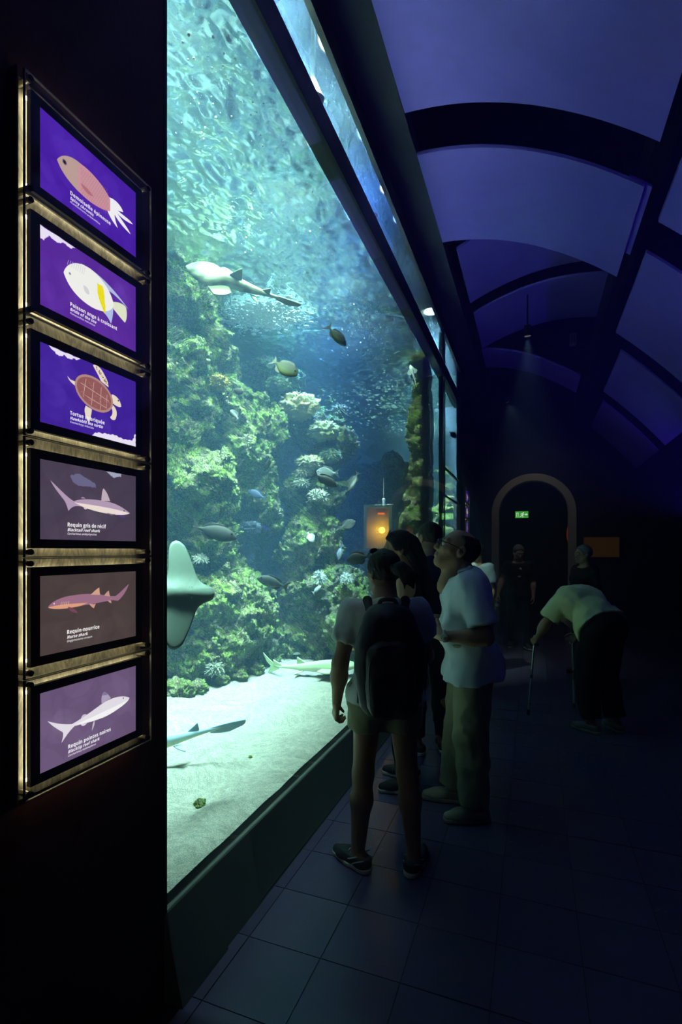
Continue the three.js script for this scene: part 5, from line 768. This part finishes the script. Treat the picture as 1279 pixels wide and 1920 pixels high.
// ---------------------------------------------------------------- corridor details
{ const p = at(979, 965, 13.2), o = thing('exit_sign', 'green lit exit sign with a running figure beyond the arch', 'sign', p); part('sign_box', rbox(0.34, 0.19, 0.05, 0.01), mat(col(0xb8c0b0), 0.6), o); part('hanger', cyl(V(0, 0.09, 0), V(0, HC - p.y, 0), 0.008), M.black, o);
  const t = canvas(256, 128, (g) => { g.fillStyle = '#3fae3a'; g.fillRect(0, 0, 256, 128); g.fillStyle = '#f2fff0'; g.fillRect(22, 24, 40, 84); g.fillStyle = '#3fae3a'; g.fillRect(30, 34, 24, 74); g.strokeStyle = '#f2fff0'; g.lineWidth = 13; g.lineCap = 'round'; g.beginPath(); g.moveTo(150, 46); g.lineTo(134, 76); g.lineTo(154, 90); g.lineTo(146, 112); g.moveTo(134, 76); g.lineTo(112, 100); g.lineTo(92, 100); g.moveTo(150, 48); g.lineTo(176, 66); g.moveTo(148, 48); g.lineTo(122, 46); g.lineTo(110, 62); g.stroke(); g.fillStyle = '#f2fff0'; g.beginPath(); g.arc(160, 26, 11, 0, 7); g.fill(); g.beginPath(); g.moveTo(190, 64); g.lineTo(216, 40); g.lineTo(216, 54); g.lineTo(242, 54); g.lineTo(242, 74); g.lineTo(216, 74); g.lineTo(216, 88); g.fill(); });
  const g = new THREE.PlaneGeometry(0.32, 0.17); g.translate(0, 0, 0.0265); part('sign_face', g, mat(0x050505, 0.5, { emissive: 0xffffff, emissiveMap: t, emissiveIntensity: 1.1 }), o); const l = new THREE.RectAreaLight(0x90ff80, 0.7, 0.32, 0.17); l.position.z = 0.03; l.rotation.y = Math.PI; o.add(l); }
{ const p = at(1071, 1001, 13.4), o = thing('orange_wall_lamp', 'dim orange oval lamp glowing beyond the right side of the arch', 'lamp', p); part('shade_light', new THREE.SphereGeometry(0.14, 20, 16).scale(0.75, 2.0, 0.5), mat(0x000000, 0.6, { emissive: col(0xe0480a), emissiveIntensity: 0.16 }), o); part('bracket', cyl(V(0, -0.28, 0), V(0, -p.y, 0), 0.02), M.black, o); const l = new THREE.PointLight(0xe05a1a, 0.05); o.add(l); }
{ const p = at(1126, 1026, 10.9); p.z = ZE + 0.035; const o = thing('wall_sign', 'dim ochre signboard on the end wall right of the arch with an added glow', 'sign', p); part('board', rbox(0.70, 0.45, 0.06, 0.012), mat(col(0x6a5420), 0.8), o); const g = new THREE.PlaneGeometry(0.66, 0.41); g.translate(0, 0, 0.032); part('sign_face', g, mat(col(0x5a4a20), 0.7, { emissive: col(0xb07a20), emissiveIntensity: 0.035 }), o); const l = new THREE.RectAreaLight(0xb07a20, 0.01, 0.66, 0.41); l.position.z = 0.04; l.rotation.y = Math.PI; o.add(l); }  // glow and area light added so the board shows on the dark wall
{ const p = at(1075, 637, 9.3), o = thing('ceiling_speaker', 'small pale box fixed up in the dark ceiling void', 'speaker', p); part('cabinet', rbox(0.11, 0.2, 0.12, 0.012), mat(col(0xa8a48c), 0.7), o); part('grille', rbox(0.085, 0.16, 0.012, 0.004, 0, 0, 0.062), mat(col(0x6a675c), 0.8), o); part('bracket', cyl(V(0, 0.1, 0), V(0, HC - p.y, 0), 0.012), M.black, o); }

// small warm ceiling spot that picks out the arch and the visitors coming through it
{ const p = V(0.75, 4.5, -10.3), o = thing('ceiling_spot', 'small warm spot lamp in the ceiling void before the arch', 'lamp', p), aim = V(1.5, 2.5, ZE), dd = aim.clone().sub(p).normalize(); part('housing', cyl(dd.clone().multiplyScalar(-0.12), dd.clone().multiplyScalar(0.02), 0.045, 0.05, 18), M.black, o); part('hanger', cyl(V(0, 0.03, 0), V(0, HC - p.y, 0), 0.01), M.black, o); part('lamp_lens', cyl(dd.clone().multiplyScalar(0.02), dd.clone().multiplyScalar(0.026), 0.042, 0.042, 18), mat(0x000000, 0.5, { emissive: col(0xf0e8cc), emissiveIntensity: 0.15 }), o); const l = new THREE.SpotLight(0xf0e8cc, 1.6, 0, 0.7, 1, 2); l.position.copy(dd).multiplyScalar(0.04); o.add(l); scene.add(l.target); l.target.position.copy(aim); }
{ const p = V(1.15, 4.6, -7.5), o = thing('ceiling_downlight', 'small dim downlight among the ceiling panels above the far visitors', 'lamp', p), aim = V(1.2, 1.0, -8.2), dd = aim.clone().sub(p).normalize(); part('housing', cyl(dd.clone().multiplyScalar(-0.12), dd.clone().multiplyScalar(0.02), 0.045, 0.05, 18), M.black, o); part('hanger', cyl(V(0, 0.03, 0), V(0, 0.55, 0), 0.01), M.black, o); part('lamp_lens', cyl(dd.clone().multiplyScalar(0.02), dd.clone().multiplyScalar(0.026), 0.042, 0.042, 18), mat(0x000000, 0.5, { emissive: col(0xe8f0e0), emissiveIntensity: 0.12 }), o); const l = new THREE.SpotLight(0xe8f0e0, 4, 0, 0.42, 1, 2); l.position.copy(dd).multiplyScalar(0.04); o.add(l); scene.add(l.target); l.target.position.copy(aim); }
scene.traverse((o) => { if (o.isMesh) { o.castShadow = true; o.receiveShadow = true; } if (o.isLight && o.shadow) { o.castShadow = true; } });
renderer.render(scene, camera);
